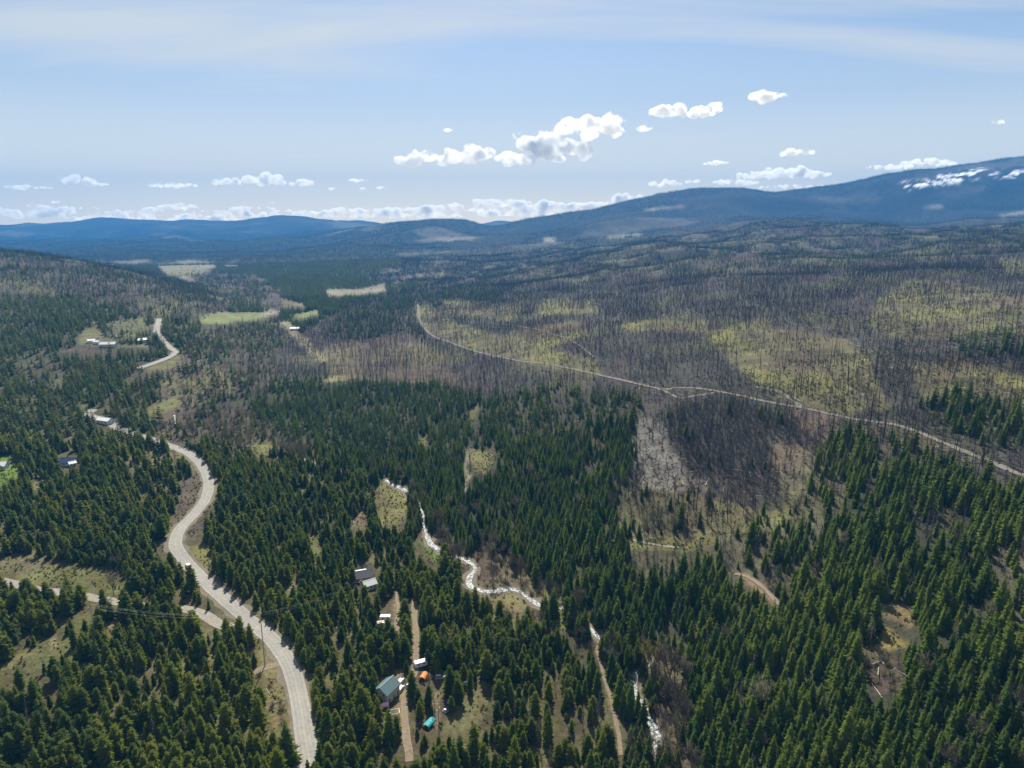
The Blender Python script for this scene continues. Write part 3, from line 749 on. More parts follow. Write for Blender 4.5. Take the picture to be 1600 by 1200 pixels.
# ============================================================ materials of plants
def foliage_material(name, dark, light, translucency=0.35, tip=None):
    m, nt, b = mat(name)
    N, L = nt.nodes, nt.links
    oi = N.new("ShaderNodeObjectInfo")
    geo = N.new("ShaderNodeNewGeometry")
    n = N.new("ShaderNodeTexNoise"); n.inputs["Scale"].default_value = 0.9; n.inputs["Detail"].default_value = 3
    L.new(geo.outputs["Position"], n.inputs["Vector"])
    big = N.new("ShaderNodeTexNoise"); big.inputs["Scale"].default_value = 0.012; big.inputs["Detail"].default_value = 3
    L.new(geo.outputs["Position"], big.inputs["Vector"])
    mx = N.new("ShaderNodeMixRGB"); mx.inputs["Color1"].default_value = dark + (1,); mx.inputs["Color2"].default_value = light + (1,)
    a1 = N.new("ShaderNodeMath"); a1.operation = 'MULTIPLY_ADD'; a1.inputs[1].default_value = 0.95; a1.inputs[2].default_value = -0.52
    L.new(oi.outputs["Random"], a1.inputs[0])
    a2 = N.new("ShaderNodeMath"); a2.operation = 'ADD'; L.new(a1.outputs[0], a2.inputs[0])
    b1 = N.new("ShaderNodeMath"); b1.operation = 'MULTIPLY_ADD'; b1.inputs[1].default_value = 0.7; b1.inputs[2].default_value = 0.0
    L.new(n.outputs["Fac"], b1.inputs[0]); L.new(b1.outputs[0], a2.inputs[1])
    a3 = N.new("ShaderNodeMath"); a3.operation = 'ADD'; a3.use_clamp = True
    c1 = N.new("ShaderNodeMath"); c1.operation = 'MULTIPLY_ADD'; c1.inputs[1].default_value = 1.8; c1.inputs[2].default_value = -0.75
    L.new(big.outputs["Fac"], c1.inputs[0]); L.new(a2.outputs[0], a3.inputs[0]); L.new(c1.outputs[0], a3.inputs[1])
    L.new(a3.outputs[0], mx.inputs["Fac"])
    L.new(mx.outputs[0], b.inputs["Base Color"])
    b.inputs["Roughness"].default_value = 0.7
    b.inputs["Specular IOR Level"].default_value = 0.2
    if translucency > 0:
        tr = N.new("ShaderNodeBsdfTranslucent")
        tc = N.new("ShaderNodeMixRGB"); tc.blend_type = 'MULTIPLY'; tc.inputs["Fac"].default_value = 1.0
        tc.inputs["Color2"].default_value = (1.35, 1.5, 0.55, 1)
        L.new(mx.outputs[0], tc.inputs["Color1"]); L.new(tc.outputs[0], tr.inputs["Color"])
        ms = N.new("ShaderNodeMixShader"); ms.inputs["Fac"].default_value = translucency
        out = N["Material Output"] if "Material Output" in N else N.new("ShaderNodeOutputMaterial")
        L.new(b.outputs[0], ms.inputs[1]); L.new(tr.outputs[0], ms.inputs[2]); L.new(ms.outputs[0], out.inputs["Surface"])
    return m
M_PINE = foliage_material("pine_needles", (0.070, 0.106, 0.012), (0.180, 0.196, 0.024), 0.62)
M_FIR = foliage_material("fir_needles", (0.058, 0.104, 0.014), (0.155, 0.195, 0.024), 0.62)
M_HILLFIR = foliage_material("dark_hill_fir", (0.016, 0.034, 0.016), (0.048, 0.066, 0.024), 0.25)  # darker copy of the fir needles, used on the mountain groves
M_BARK = foliage_material("bark", (0.07, 0.05, 0.038), (0.17, 0.12, 0.09), 0)
M_CHAR = foliage_material("charred_bark", (0.022, 0.018, 0.017), (0.075, 0.060, 0.052), 0)
M_GREYW = foliage_material("dead_grey_twigs", (0.052, 0.047, 0.045), (0.140, 0.126, 0.114), 0)
M_TWIG = foliage_material("bare_twigs", (0.10, 0.078, 0.065), (0.24, 0.205, 0.17), 0.15)
M_BUD = foliage_material("budding_twigs", (0.16, 0.14, 0.04), (0.30, 0.25, 0.07), 0.3)
M_LOG = foliage_material("bleached_log", (0.22, 0.195, 0.17), (0.46, 0.42, 0.38), 0)

# ============================================================ plant shapes: each returns (vertices, faces) of trunk and crown
def cone_trunk(V_, F_, p0, p1, r0, r1, n=5):
    p0, p1 = np.array(p0, float), np.array(p1, float)
    d = p1 - p0; d /= np.linalg.norm(d) + 1e-9
    a = np.cross(d, [0.31, 0.87, 0.12]); a /= np.linalg.norm(a); b_ = np.cross(d, a)
    s = len(V_)
    for p, r in ((p0, r0), (p1, r1)):
        for k in range(n):
            t = 2 * math.pi * k / n
            V_.append(p + r * (math.cos(t) * a + math.sin(t) * b_))
    for k in range(n):
        F_.append((s + k, s + (k + 1) % n, s + n + (k + 1) % n, s + n + k))

def conifer(rng, h, w, levels, per, detail=2, profile=0.85, droop=0.28, base=0.1, lean=0.0):
    tv, tf, cv, cf = [], [], [], []
    cone_trunk(tv, tf, (0, 0, -0.6), (0, 0, h * 0.96), 0.016 * h, 0.02, 5)
    for i in range(levels):
        t = (i + rng.uniform(-0.25, 0.25)) / levels
        t = min(max(t, 0), 0.985)
        z = h * (base + (1 - base) * t)
        R = w / 2 * (1 - t) ** profile * min(1, 0.62 + t * 3.5) * rng.uniform(0.82, 1.12)
        n = max(3, int(round(per * (0.55 + 0.45 * (1 - t)))))
        a0 = rng.uniform(0, 6.28)
        for j in range(n):
            if rng.random() < 0.07: continue
            a = a0 + 6.283 * j / n + rng.uniform(-0.3, 0.3)
            L = R * rng.uniform(0.65, 1.22) + 0.12
            zt = z - droop * L * rng.uniform(0.5, 1.4) + (0.25 if droop < 0 else 0)
            ca, sa = math.cos(a), math.sin(a)
            wd = L * rng.uniform(0.26, 0.42) + 0.08
            root = np.array([0, 0, z + 0.10 * L]); tip = np.array([ca * L, sa * L, zt])
            side = np.array([-sa, ca, 0]) * wd
            mid = root * 0.42 + tip * 0.58
            s = len(cv)
            cv += [root, mid + side + (0, 0, -0.10 * L), tip, mid - side + (0, 0, -0.10 * L), mid + np.array([0, 0, 0.16 * L])]
            cf += [(s, s + 3, s + 4), (s, s + 4, s + 1), (s + 4, s + 3, s + 2), (s + 4, s + 2, s + 1)]
            if detail >= 2:
                for q in (0.55, 0.85):
                    for sg in (-1, 1):
                        c_ = root * (1 - q) + tip * q
                        aa = a + sg * rng.uniform(0.6, 1.1)
                        l2 = L * rng.uniform(0.28, 0.45)
                        e = c_ + np.array([math.cos(aa) * l2, math.sin(aa) * l2, rng.uniform(-0.12, 0.12) * L])
                        s = len(cv)
                        cv += [c_ + np.array([0, 0, 0.09 * L]), e, c_ - np.array([ca, sa, 0]) * l2 * 0.5 - np.array([0, 0, 0.08 * L])]
                        cf.append((s, s + 1, s + 2))
    s = len(cv)
    cv += [np.array([0.18, 0, h * 0.93]), np.array([-0.12, 0.15, h * 0.93]), np.array([-0.1, -0.15, h * 0.93]), np.array([0, 0, h])]
    cf += [(s, s + 1, s + 3), (s + 1, s + 2, s + 3), (s + 2, s, s + 3)]
    return tv, tf, cv, cf

def blade(V_, F_, p, q, w):
    p, q = np.array(p, float), np.array(q, float)
    d = q - p
    s_ = np.cross(d, [0.2, 0.5, 1.0]); s_ = s_ / (np.linalg.norm(s_) + 1e-9) * w / 2
    k = len(V_)
    V_ += [p - s_, p + s_, q]
    F_.append((k, k + 1, k + 2))
    s2 = np.cross(d, s_); s2 = s2 / (np.linalg.norm(s2) + 1e-9) * w / 2
    k = len(V_)
    V_ += [p - s2, p + s2, q]
    F_.append((k, k + 1, k + 2))

def snag(rng, h, twigs, length, wid, r=0.2, lowest=0.25):
    tv, tf, cv, cf = [], [], [], []
    bend = rng.uniform(-0.25, 0.25, 2)
    mid = (bend[0], bend[1], h * 0.5); top = (bend[0] * 0.2, -bend[1] * 0.3, h)
    cone_trunk(tv, tf, (0, 0, -0.8), mid, r, r * 0.62, 5)
    cone_trunk(tv, tf, mid, top, r * 0.62, r * 0.14, 5)
    for _ in range(twigs):
        t = rng.uniform(lowest, 0.97)
        a = rng.uniform(0, 6.28)
        L = length * (1.08 - t) ** 0.7 * rng.uniform(0.4, 1.2)
        x0 = bend[0] * (1 - abs(2 * t - 1)); y0 = bend[1] * (1 - abs(2 * t - 1))
        blade(cv, cf, (x0, y0, h * t), (x0 + math.cos(a) * L, y0 + math.sin(a) * L, h * t + rng.uniform(-0.35, 0.3) * L), wid)
    return tv, tf, cv, cf

def bare_tree(rng, h, w, limbs, twigs, wid):
    tv, tf, cv, cf = [], [], [], []
    fork = h * rng.uniform(0.22, 0.36)
    cone_trunk(tv, tf, (0, 0, -0.6), (0, 0, fork), 0.018 * h, 0.013 * h, 6)
    ends = []
    for i in range(limbs):
        a = 6.283 * i / limbs + rng.uniform(-0.5, 0.5)
        rr = w / 2 * rng.uniform(0.25, 0.75)
        e = np.array([math.cos(a) * rr, math.sin(a) * rr, h * rng.uniform(0.66, 0.9)])
        if i == 0: e = np.array([0.2, 0.1, h * 0.95])
        m_ = np.array([e[0] * 0.55, e[1] * 0.55, fork + (e[2] - fork) * 0.45])
        cone_trunk(tv, tf, (0, 0, fork - 0.1), m_, 0.010 * h, 0.007 * h, 4)
        cone_trunk(tv, tf, m_, e, 0.007 * h, 0.002 * h, 4)
        ends.append((m_, e))
    for _ in range(twigs):
        m_, e = ends[rng.integers(len(ends))]
        q = rng.uniform(0, 1)
        p = m_ * (1 - q) + e * q
        d = rng.normal(0, 1, 3); d[2] = abs(d[2]) * 0.9 + 0.25
        d[:2] += p[:2] / (w / 2) * 1.2
        d /= np.linalg.norm(d)
        L = h * rng.uniform(0.07, 0.17)
        t_ = p + d * L
        blade(cv, cf, p, t_, wid)
        for _k in range(2):
            d2 = d + rng.normal(0, 0.55, 3); d2 /= np.linalg.norm(d2)
            blade(cv, cf, p + d * L * rng.uniform(0.4, 0.9), p + d * L * 0.6 + d2 * L * 0.8, wid * 0.7)
    return tv, tf, cv, cf

def shrub(rng, h, n, wid):
    cv, cf = [], []
    for _ in range(n):
        a = rng.uniform(0, 6.28); r0 = rng.uniform(0, 0.5) * h * 0.3
        p = np.array([math.cos(a) * r0, math.sin(a) * r0, -0.1])
        e = p + np.array([math.cos(a) * h * rng.uniform(0.1, 0.75), math.sin(a) * h * rng.uniform(0.1, 0.75), h * rng.uniform(0.55, 1.0)])
        blade(cv, cf, p, e, wid)
        for _k in range(3):
            q = rng.uniform(0.35, 0.9); b_ = p * (1 - q) + e * q
            blade(cv, cf, b_, b_ + rng.normal(0, 0.28, 3) * h + np.array([0, 0, 0.15 * h]), wid * 0.7)
    return [], [], cv, cf

def joined(name, parts, mats_):
    """trunk + crown as one mesh (for the uncountable forest)."""
    tv, tf, cv, cf = parts
    n = len(tv)
    return new_mesh(name, list(tv) + list(cv), list(tf) + [tuple(i + n for i in f) for f in cf], mats_, [0] * len(tf) + [1] * len(cf))

def grove(rng, maker, count, spread):
    T, TF, Cc, CF = [], [], [], []
    for _ in range(count):
        tv, tf, cv, cf = maker(rng)
        o = np.array([rng.uniform(-spread, spread), rng.uniform(-spread, spread), rng.uniform(-1.0, 0)])
        n0, n1 = len(T), len(Cc)
        T += [v + o for v in tv]; TF += [tuple(i + n0 for i in f) for f in tf]
        Cc += [v + o for v in cv]; CF += [tuple(i + n1 for i in f) for f in cf]
    return T, TF, Cc, CF

R_ = np.random.default_rng(21)
def vary(n, h0, h1, r0, r1):
    return [(h, h * R_.uniform(r0, r1)) for h in np.linspace(h0, h1, n)]
NEARV = {
    "pine": [conifer(R_, h, w, int(8 + h * 0.55), 10, 2, R_.uniform(0.42, 0.62), R_.uniform(0.0, 0.16), 0.10) for h, w in vary(11, 5.2, 12.0, 0.38, 0.56)],
    "fir": [conifer(R_, h, w, int(9 + h * 0.65), 10, 2, R_.uniform(0.66, 0.84), R_.uniform(0.22, 0.36), 0.04) for h, w in vary(11, 6.0, 14.0, 0.32, 0.46)],
    "snag": [snag(R_, h, n, l, 0.15, r) for h, n, l, r in ((17, 18, 1.4, 0.22), (13, 24, 1.2, 0.19), (20, 14, 1.7, 0.25), (10, 12, 0.9, 0.17), (15, 34, 1.5, 0.2), (6, 5, 0.7, 0.2))],
    "grey": [snag(R_, h, n, l, 0.15, r, 0.08) for h, n, l, r in ((10, 84, 2.1, 0.12), (8, 74, 1.9, 0.11), (12, 90, 2.3, 0.13), (6.5, 64, 1.7, 0.1), (5, 50, 1.5, 0.09))],
    "bare": [bare_tree(R_, h, w, 6, 120, 0.12) for h, w in ((11, 8), (9, 7), (13, 8.5), (7, 6))],
    "shrub": [shrub(R_, h, 30, 0.10) for h in (2.4, 3.0, 1.8)],
}
MIDV = {
    "pine": [conifer(R_, h, w, 9, 7, 1, R_.uniform(0.45, 0.6), 0.10, 0.10) for h, w in vary(6, 6.0, 13, 0.42, 0.56)],
    "fir": [conifer(R_, h, w, 10, 7, 1, R_.uniform(0.66, 0.84), 0.30, 0.04) for h, w in vary(6, 7.0, 15.5, 0.35, 0.46)],
    "snag": [snag(R_, h, n, l, 0.18, r) for h, n, l, r in ((17, 12, 1.5, 0.2), (13, 14, 1.3, 0.18), (20, 9, 1.8, 0.22), (10, 8, 0.9, 0.15), (6, 4, 0.7, 0.18))],
    "grey": [snag(R_, h, n, l, 0.25, r, 0.04) for h, n, l, r in ((9, 40, 2.5, 0.11), (7, 36, 2.4, 0.09), (11, 42, 2.7, 0.12), (5, 30, 2.1, 0.08), (3.5, 24, 1.8, 0.07))],
    "bare": [bare_tree(R_, h, w, 4, 34, 0.2) for h, w in ((11, 8), (9, 7), (12, 8))],
    "shrub": [shrub(R_, h, 12, 0.17) for h in (2.2, 3.0)],
}
FARV = {
    "fir": [grove(R_, lambda r: conifer(r, r.uniform(9, 16), 5.2, 4, 4, 1, 0.8, 0.3, 0.05), 5, 5.5) for _ in range(4)],
    "grey": [grove(R_, lambda r: snag(r, r.uniform(5, 15), 10, 2.6, 0.5, 0.22, 0.08), 6, 6) for _ in range(4)],
}
HILLV = {
    "fir": [grove(R_, lambda r: conifer(r, r.uniform(12, 20), 7.5, 3, 4, 1, 0.8, 0.3, 0.05), 13, 19) for _ in range(4)],
    "grey": [grove(R_, lambda r: conifer(r, r.uniform(8, 18), 5.0, 2, 3, 1, 0.8, 0.3, 0.1), 12, 19) for _ in range(4)],
}
MATS = {"pine": [M_BARK, M_PINE], "fir": [M_BARK, M_FIR], "snag": [M_CHAR, M_CHAR], "grey": [M_GREYW, M_GREYW], "bare": [M_TWIG, M_TWIG], "shrub": [M_TWIG, M_TWIG]}
KINDS_ = ["pine", "fir", "snag", "grey", "bare", "shrub"]

# ============================================================ where plants stand
def candidates(y0, y1, d, seed):
    rng = np.random.default_rng(seed)
    yy = np.arange(y0, y1, d)
    out = []
    for y in yy:
        half = 0.80 * (0.9736 * y + 60) + 100
        x = np.arange(-half, half, d)
        out.append(np.stack([x + rng.uniform(-0.48, 0.48, len(x)) * d, y + rng.uniform(-0.48, 0.48, len(x)) * d], 1))
    return np.concatenate(out), rng

def populate(y0, y1, d, seed, hmul=1.0):
    P, rng = candidates(y0, y1, d, seed)
    x, y = P[:, 0], P[:, 1]
    z = height(x, y)
    u, v = project(x, y, z)
    sc_ = np.clip(500 / y, 0.2, 1.3)
    ju_ = (26 * fbm(x, y, 70, 3, 77) + rng.normal(0, 3.0, len(x))) * sc_
    jv_ = (15 * fbm(x, y, 70, 3, 78) + rng.normal(0, 2.0, len(x))) * sc_
    dens = np.stack([look(layers[k], u + ju_, v + jv_) for k in KINDS_], 1)
    patch = look(PATCH, u, v)
    cl = 0.5 + 0.5 * np.tanh(5.0 * fbm(x, y, 46 * (1 + y / 1800), 3, 7) + 0.55)
    mul = 1 - patch * 0.93 * (1 - cl)
    mul2 = 0.52 + 0.75 * smooth(fbm(x, y, 45, 3, 8), -0.3, 0.3)
    dens[:, :2] *= (mul * mul2)[:, None]; dens[:, 2:] *= mul[:, None]
    cum = np.cumsum(dens, 1)
    r = rng.random(len(x))
    kind = (r[:, None] > cum).sum(1)
    ok = kind < 6
    hs = np.array([9.0, 10.5, 16, 8, 10, 2.4])[np.minimum(kind, 5)] * hmul
    for f, w_ in ((0.0, 0), (0.3, 2), (0.3, -2), (0.6, 1), (0.85, 0)):
        uu, vv = project(x + w_, y, z + hs * f)
        hit = look(OPEN, uu, vv) & (uu > 0) & (uu < 1600) & (vv < 1200) & (y < 3400)
        low = kind == 5
        ok &= ~(hit & ~((low | (kind == 3)) & (f > 0) | (kind == 2) & (f > 0.2)))
    # allow plants that an opening itself carries
    base_open = look(OPEN, u, v)
    own_d = look(layers['grey'] + layers['shrub'], u, v)
    own = base_open & (rng.random(len(x)) < own_d * 1.2) & (np.isin(kind, (3, 5)))
    ok = ok | own
    # nothing grows on the carriageway or in the river
    return x[ok], y[ok], z[ok], kind[ok], u[ok], v[ok], rng

def clear_lines(x, y, lines):
    keep = np.ones(len(x), bool)
    for c, hw in lines:
        c = c[::2]
        for s in range(0, len(x), 20000):
            e = min(len(x), s + 20000)
            bb = (x[s:e] > c[:, 0].min() - hw) & (x[s:e] < c[:, 0].max() + hw) & (y[s:e] > c[:, 1].min() - hw) & (y[s:e] < c[:, 1].max() + hw)
            ii = np.nonzero(bb)[0] + s
            if not len(ii): continue
            dmin = np.full(len(ii), 1e9)
            for q in range(0, len(c), 64):
                cc = c[q:q + 64]
                dd = np.hypot(x[ii, None] - cc[None, :, 0], y[ii, None] - cc[None, :, 1]).min(1)
                dmin = np.minimum(dmin, dd)
            keep[ii[dmin < hw]] = False
    return keep

STRIP_LINES = []
for o in bpy.data.objects:
    if o.type == 'MESH' and o.name.split('.')[0] in ("main_road", "gravel_side_road", "driveway", "logging_road", "river", "forest_track", "dirt_approach"):
        n_ = len(o.data.vertices)
        a_ = np.zeros(n_ * 3); o.data.vertices.foreach_get("co", a_); a_ = a_.reshape(-1, 3)
        STRIP_LINES.append((a_[:, :2], 0.8 if o.name.startswith("logging") else 2.4 if "road" in o.name else 1.5 if o.name.startswith("river") else 1.8))

SCREENS = [
    ([(640, 772), (655, 790), (662, 815)], [1, 4, 4], (7, 10), 3.0),
    ([(694, 864), (708, 870), (720, 873)], [4, 4, 0], (6, 9), 3.0),
    ([(846, 950), (866, 952)], [1, 1, 4], (6, 9), 3.0),
    ([(888, 958), (905, 972), (950, 1005), (1000, 1028)], [1, 1, 1, 4, 0], (3.5, 6, 9, 12), 2.6),
    ([(990, 1082), (1005, 1110), (1022, 1140), (1030, 1190)], [1, 1, 4], (3.5, 6, 9, 12), 2.6),
    ([(270, 698), (250, 691), (222, 682)], [0, 1, 1], (10, 15), 3.5),
    ([(205, 678), (190, 672)], [0, 1, 4], (10, 15), 3.5),
    ([(158, 655), (138, 649)], [0, 1, 1], (12, 16), 3.5),
    ([(160, 628), (180, 606), (210, 581)], [0, 1, 1], (12, 17, 22), 3.5),
    ([(430, 705), (520, 738), (590, 751)], [1, 4, 1], (6, 10), 3.5),
    ([(262, 542), (252, 524)], [0, 1], (12, 16), 5.0),
    ([(60, 922), (100, 929), (128, 932)], [0, 0, 5], (6, 9), 3.0),
    ([(205, 946), (245, 951), (280, 953)], [0, 0, 1], (6, 9), 3.0),
]
TREES = {}
for name, y0, y1, d, seed in (("near", 130, 560, 3.3, 1), ("mid", 560, 1800, 4.9, 2), ("far", 1800, 3500, 10.0, 3)):
    x, y, z, kind, u, v, rng = populate(y0, y1, d, seed)
    if name == "near" or name == "mid":
        ex = []
        for pts, kk, offs, sp in SCREENS:
            c = catmull(np.array([ground_at(a, b)[:2] for a, b in pts]), sp)
            for o_ in offs:
                q = c + rng.normal(0, 0.9, c.shape); q[:, 1] -= o_
                kd = rng.choice(kk, len(q))
                sel = (q[:, 1] >= y0) & (q[:, 1] < y1)
                ex.append(np.stack([q[sel, 0], q[sel, 1], kd[sel]], 1))
        ex = np.concatenate(ex)
        zx = height(ex[:, 0], ex[:, 1]); ux, vx_ = project(ex[:, 0], ex[:, 1], zx)
        x = np.r_[x, ex[:, 0]]; y = np.r_[y, ex[:, 1]]; z = np.r_[z, zx]; kind = np.r_[kind, ex[:, 2].astype(int)]; u = np.r_[u, ux]; v = np.r_[v, vx_]
    kp = clear_lines(x, y, STRIP_LINES)
    TREES[name] = [a[kp] for a in (x, y, z, kind, u, v)]
    print(name, len(x), [int((kind == i).sum()) for i in range(6)])

PROTO = bpy.data.collections.new("plant_shapes")     # source shapes for the uncountable forests; not linked to the scene
def proto_collection(tag, parts_list, mats_):
    c = bpy.data.collections.new("shapes_" + tag)
    for i, p in enumerate(parts_list):
        o = bpy.data.objects.new(tag + "_shape_%02d" % i, joined(tag + "_shape", p, mats_))
        c.objects.link(o)
    return c

def scatter(name, x, y, z, rz, sc, idx, coll, label, tilt=None):
    n = len(x)
    me = bpy.data.meshes.new(name)
    me.vertices.add(n)
    me.vertices.foreach_set("co", np.stack([x, y, z], 1).astype(np.float32).ravel())
    for an, ty, val in (("rot", 'FLOAT_VECTOR', np.stack([tilt[:, 0] if tilt is not None else 0 * rz, tilt[:, 1] if tilt is not None else 0 * rz, rz], 1)),
                        ("scl", 'FLOAT_VECTOR', sc)):
        a = me.attributes.new(an, ty, 'POINT'); a.data.foreach_set("vector", val.astype(np.float32).ravel())
    a = me.attributes.new("pick", 'INT', 'POINT'); a.data.foreach_set("value", idx.astype(np.int32))
    o = link(name, me, kind='stuff', label=label)
    ng = bpy.data.node_groups.new("scatter_" + name, 'GeometryNodeTree')
    ng.interface.new_socket("Geometry", in_out='INPUT', socket_type='NodeSocketGeometry')
    ng.interface.new_socket("Geometry", in_out='OUTPUT', socket_type='NodeSocketGeometry')
    N, L = ng.nodes, ng.links
    gi, go = N.new("NodeGroupInput"), N.new("NodeGroupOutput")
    ci = N.new("GeometryNodeCollectionInfo"); ci.inputs["Collection"].default_value = coll
    ci.inputs["Separate Children"].default_value = True; ci.inputs["Reset Children"].default_value = True
    ip = N.new("GeometryNodeInstanceOnPoints")
    ip.inputs["Pick Instance"].default_value = True
    def attr(nm, ty):
        q = N.new("GeometryNodeInputNamedAttribute"); q.data_type = ty; q.inputs["Name"].default_value = nm
        return q.outputs["Attribute"]
    L.new(gi.outputs[0], ip.inputs["Points"]); L.new(ci.outputs[0], ip.inputs["Instance"])
    L.new(attr("pick", 'INT'), ip.inputs["Instance Index"])
    er = N.new("FunctionNodeEulerToRotation"); L.new(attr("rot", 'FLOAT_VECTOR'), er.inputs[0])
    L.new(er.outputs[0], ip.inputs["Rotation"]); L.new(attr("scl", 'FLOAT_VECTOR'), ip.inputs["Scale"])
    L.new(ip.outputs[0], go.inputs[0])
    md = o.modifiers.new("scatter", 'NODES'); md.node_group = ng
    return o

HUMAN = {"pine": "pine_forest", "fir": "fir_forest", "snag": "burnt_forest", "grey": "dead_grey_forest", "bare": "leafless_woodland", "shrub": "leafless_brush"}
def rand_transform(rng, n, kind, extra=1.0):
    rz = rng.uniform(0, 6.283, n)
    s = np.clip(rng.normal(1.0, 0.22, n), 0.42, 1.42) * extra
    w = s * rng.uniform(0.85, 1.15, n)
    sc = np.stack([w, w, s], 1)
    t = rng.normal(0, 0.02 if kind in ("pine", "fir") else 0.045, (n, 2))
    return rz, sc, t
rngT = np.random.default_rng(5)
POOL = []      # the nearest trees, each an object of its own
for band, VAR in (("near", NEARV), ("mid", MIDV)):
    x, y, z, kind, u, v = TREES[band]
    for ki, k in enumerate(KINDS_):
        m = kind == ki
        if not m.any(): continue
        n = int(m.sum())
        rz, sc, t = rand_transform(rngT, n, k)
        idx = rngT.integers(0, len(VAR[k]), n)
        coll = proto_collection(k + "_" + band, VAR[k], MATS[k])
        rest = np.ones(n, bool)
        have = sum(1 for q in POOL if q[0] == k)
        if have < 300:
            xx, yy, zz_, uu, vv = x[m], y[m], z[m], u[m], v[m]
            dist = np.sqrt(xx ** 2 + yy ** 2 + (zz_ - CAM_H) ** 2)
            hh = np.array([max(p[2] for p in VAR[k][i][2]) for i in idx]) * sc[:, 2]
            _ut, vt = project(xx, yy, zz_ + hh)
            ok = (uu > 4) & (uu < 1596) & (vt < 1188) & (vv < 1215)
            score = np.where(ok, hh / dist, -1)
            order = np.argsort(-score)[:300 - have]
            order = order[score[order] > 0]
            for i in order:
                POOL.append((k, int(idx[i]), xx[i], yy[i], zz_[i], rz[i], sc[i], t[i], uu[i], vv[i], hh[i]))
            rest[order] = False
        if rest.any():
            scatter(HUMAN[k], x[m][rest], y[m][rest], z[m][rest] - 0.2, rz[rest], sc[rest], idx[rest], coll, None, t[rest])
x, y, z, kind, u, v = TREES["far"]
for k, sel in (("fir", (0, 1)), ("grey", (2, 3, 4))):
    m = np.isin(kind, sel); n = int(m.sum())
    rz, sc, t = rand_transform(rngT, n, k)
    scatter("distant_" + HUMAN[k], x[m], y[m], z[m] - 0.5, rz, sc, rngT.integers(0, 4, n), proto_collection(k + "_far", FARV[k], MATS[k]), None, t * 0.3)
# forests on the mountains
P, rng4 = candidates(3500, 8600, 36, 44)
x, y = P[:, 0], P[:, 1]
z = height(x, y); u, v = project(x, y, z)
fc = smooth(fbm(x, y, 900, 4, 101), 0.16, 0.34)
op = look(OPEN, u, v) & (v < 600)
snw = look(SNOW, u, v) > 0.3
r = rng4.random(len(x))
keepm = (r > 0.85 * fc) & ~op & ~(snw & (r < 0.75))
isgrey = (u > 700) & (fbm(x, y, 700, 3, 131) + 0.12 > 0) & ~((y > 6100) & (y < 6900))
for k, s_ in (("fir", ~isgrey), ("grey", isgrey)):
    m = keepm & s_; n = int(m.sum())
    rz, sc, t = rand_transform(rng4, n, k)
    scatter("mountain_" + HUMAN[k], x[m], y[m], z[m] - 1.0, rz, sc, rng4.integers(0, 4, n), proto_collection(k + "_hill", HILLV[k], [M_HILLFIR, M_HILLFIR] if k == "fir" else [M_CHAR, M_GREYW]), None, t * 0.3)
print("individuals", len(POOL), {k: sum(1 for q in POOL if q[0] == k) for k in KINDS_})

# ============================================================ haze
def add_haze():
    top = 1000.0
    x1, y0, y1, zb = 16500.0, -400.0, FAR_END + 300, float(GZ.min()) - 1.0
    v = [(-x1, y0, zb), (x1, y0, zb), (x1, y1, zb), (-x1, y1, zb), (-x1, y0, top), (x1, y0, top), (x1, y1, top), (-x1, y1, top)]
    f = [(0, 3, 2, 1), (4, 5, 6, 7), (0, 1, 5, 4), (1, 2, 6, 5), (2, 3, 7, 6), (3, 0, 4, 7)]
    m = bpy.data.materials.new("air"); m.use_nodes = True
    nt = m.node_tree; nt.nodes.clear()
    out = nt.nodes.new("ShaderNodeOutputMaterial"); pv = nt.nodes.new("ShaderNodeVolumePrincipled")
    pv.inputs["Color"].default_value = HAZE_COLOR + (1,)
    pv.inputs["Density"].default_value = HAZE_DENSITY
    nt.links.new(pv.outputs[0], out.inputs["Volume"])
    link("haze", new_mesh("haze", v, f, [m]), kind='stuff')
add_haze()
print("max terrain", GZ.max(), "min", GZ.min())

# ============================================================ the nearest trees and shrubs: each a thing of its own
LANDMARKS = [
    ((455, 1100), "the road leaving the picture", 40), ((414, 1040), "the tall utility pole", 30), ((425, 1090), "the cleared roadside strip", 30),
    ((604, 1078), "the teal-roofed house", 30), ((634, 1105), "the tan dirt yard", 30), ((662, 1057), "the orange-covered shed", 20),
    ((650, 1000), "the straight tan driveway", 25), ((735, 1110), "the dry grass clearing", 30), ((672, 1128), "the turquoise tarp", 20),
    ((570, 905), "the homes with white roofs", 30), ((20, 1035), "the sunlit glade at the left edge", 40), ((160, 985), "the small tan glade", 30),
    ((130, 932), "the gravel side road", 50), ((310, 905), "the road curve with the white car", 40), ((955, 1080), "the narrow tan track", 30),
    ((1000, 1050), "the river bend with white water", 30), ((780, 925), "the white river rapids", 50), ((1400, 1005), "the golden grass patch", 30),
    ((1385, 1055), "the grey brush hollow", 30), ((1200, 930), "the curved tan track", 30), ((1020, 850), "the grassy meadow below the gully", 40),
    ((1050, 730), "the pale log-strewn gully", 60), ((1420, 672), "the logging road", 100), ((1140, 1100), "the dark fir slope above the river", 60),
    ((1560, 1080), "the fir stand in the lower right corner", 60), ((1290, 1110), "the fir slope left of the hollow", 60), ((820, 1080), "the pine slope between yard and track", 60),
    ((530, 1010), "the pine wood between road and driveway", 50), ((320, 1090), "the pine stand left of the road", 60), ((140, 1110), "the pine stand in the lower left corner", 60),
    ((883, 975), "the bright green river flat", 25), ((610, 790), "the meadow by the river", 40), ((300, 760), "the S-shaped road bend", 60),
    ((100, 718), "the house with the dark blue roof", 40), ((1300, 960), "the firs above the hollow", 50), ((1500, 900), "the firs below the logging road", 70),
    ((400, 880), "the pine wood right of the road", 60), ((620, 850), "the pines before the river lawn", 50)]
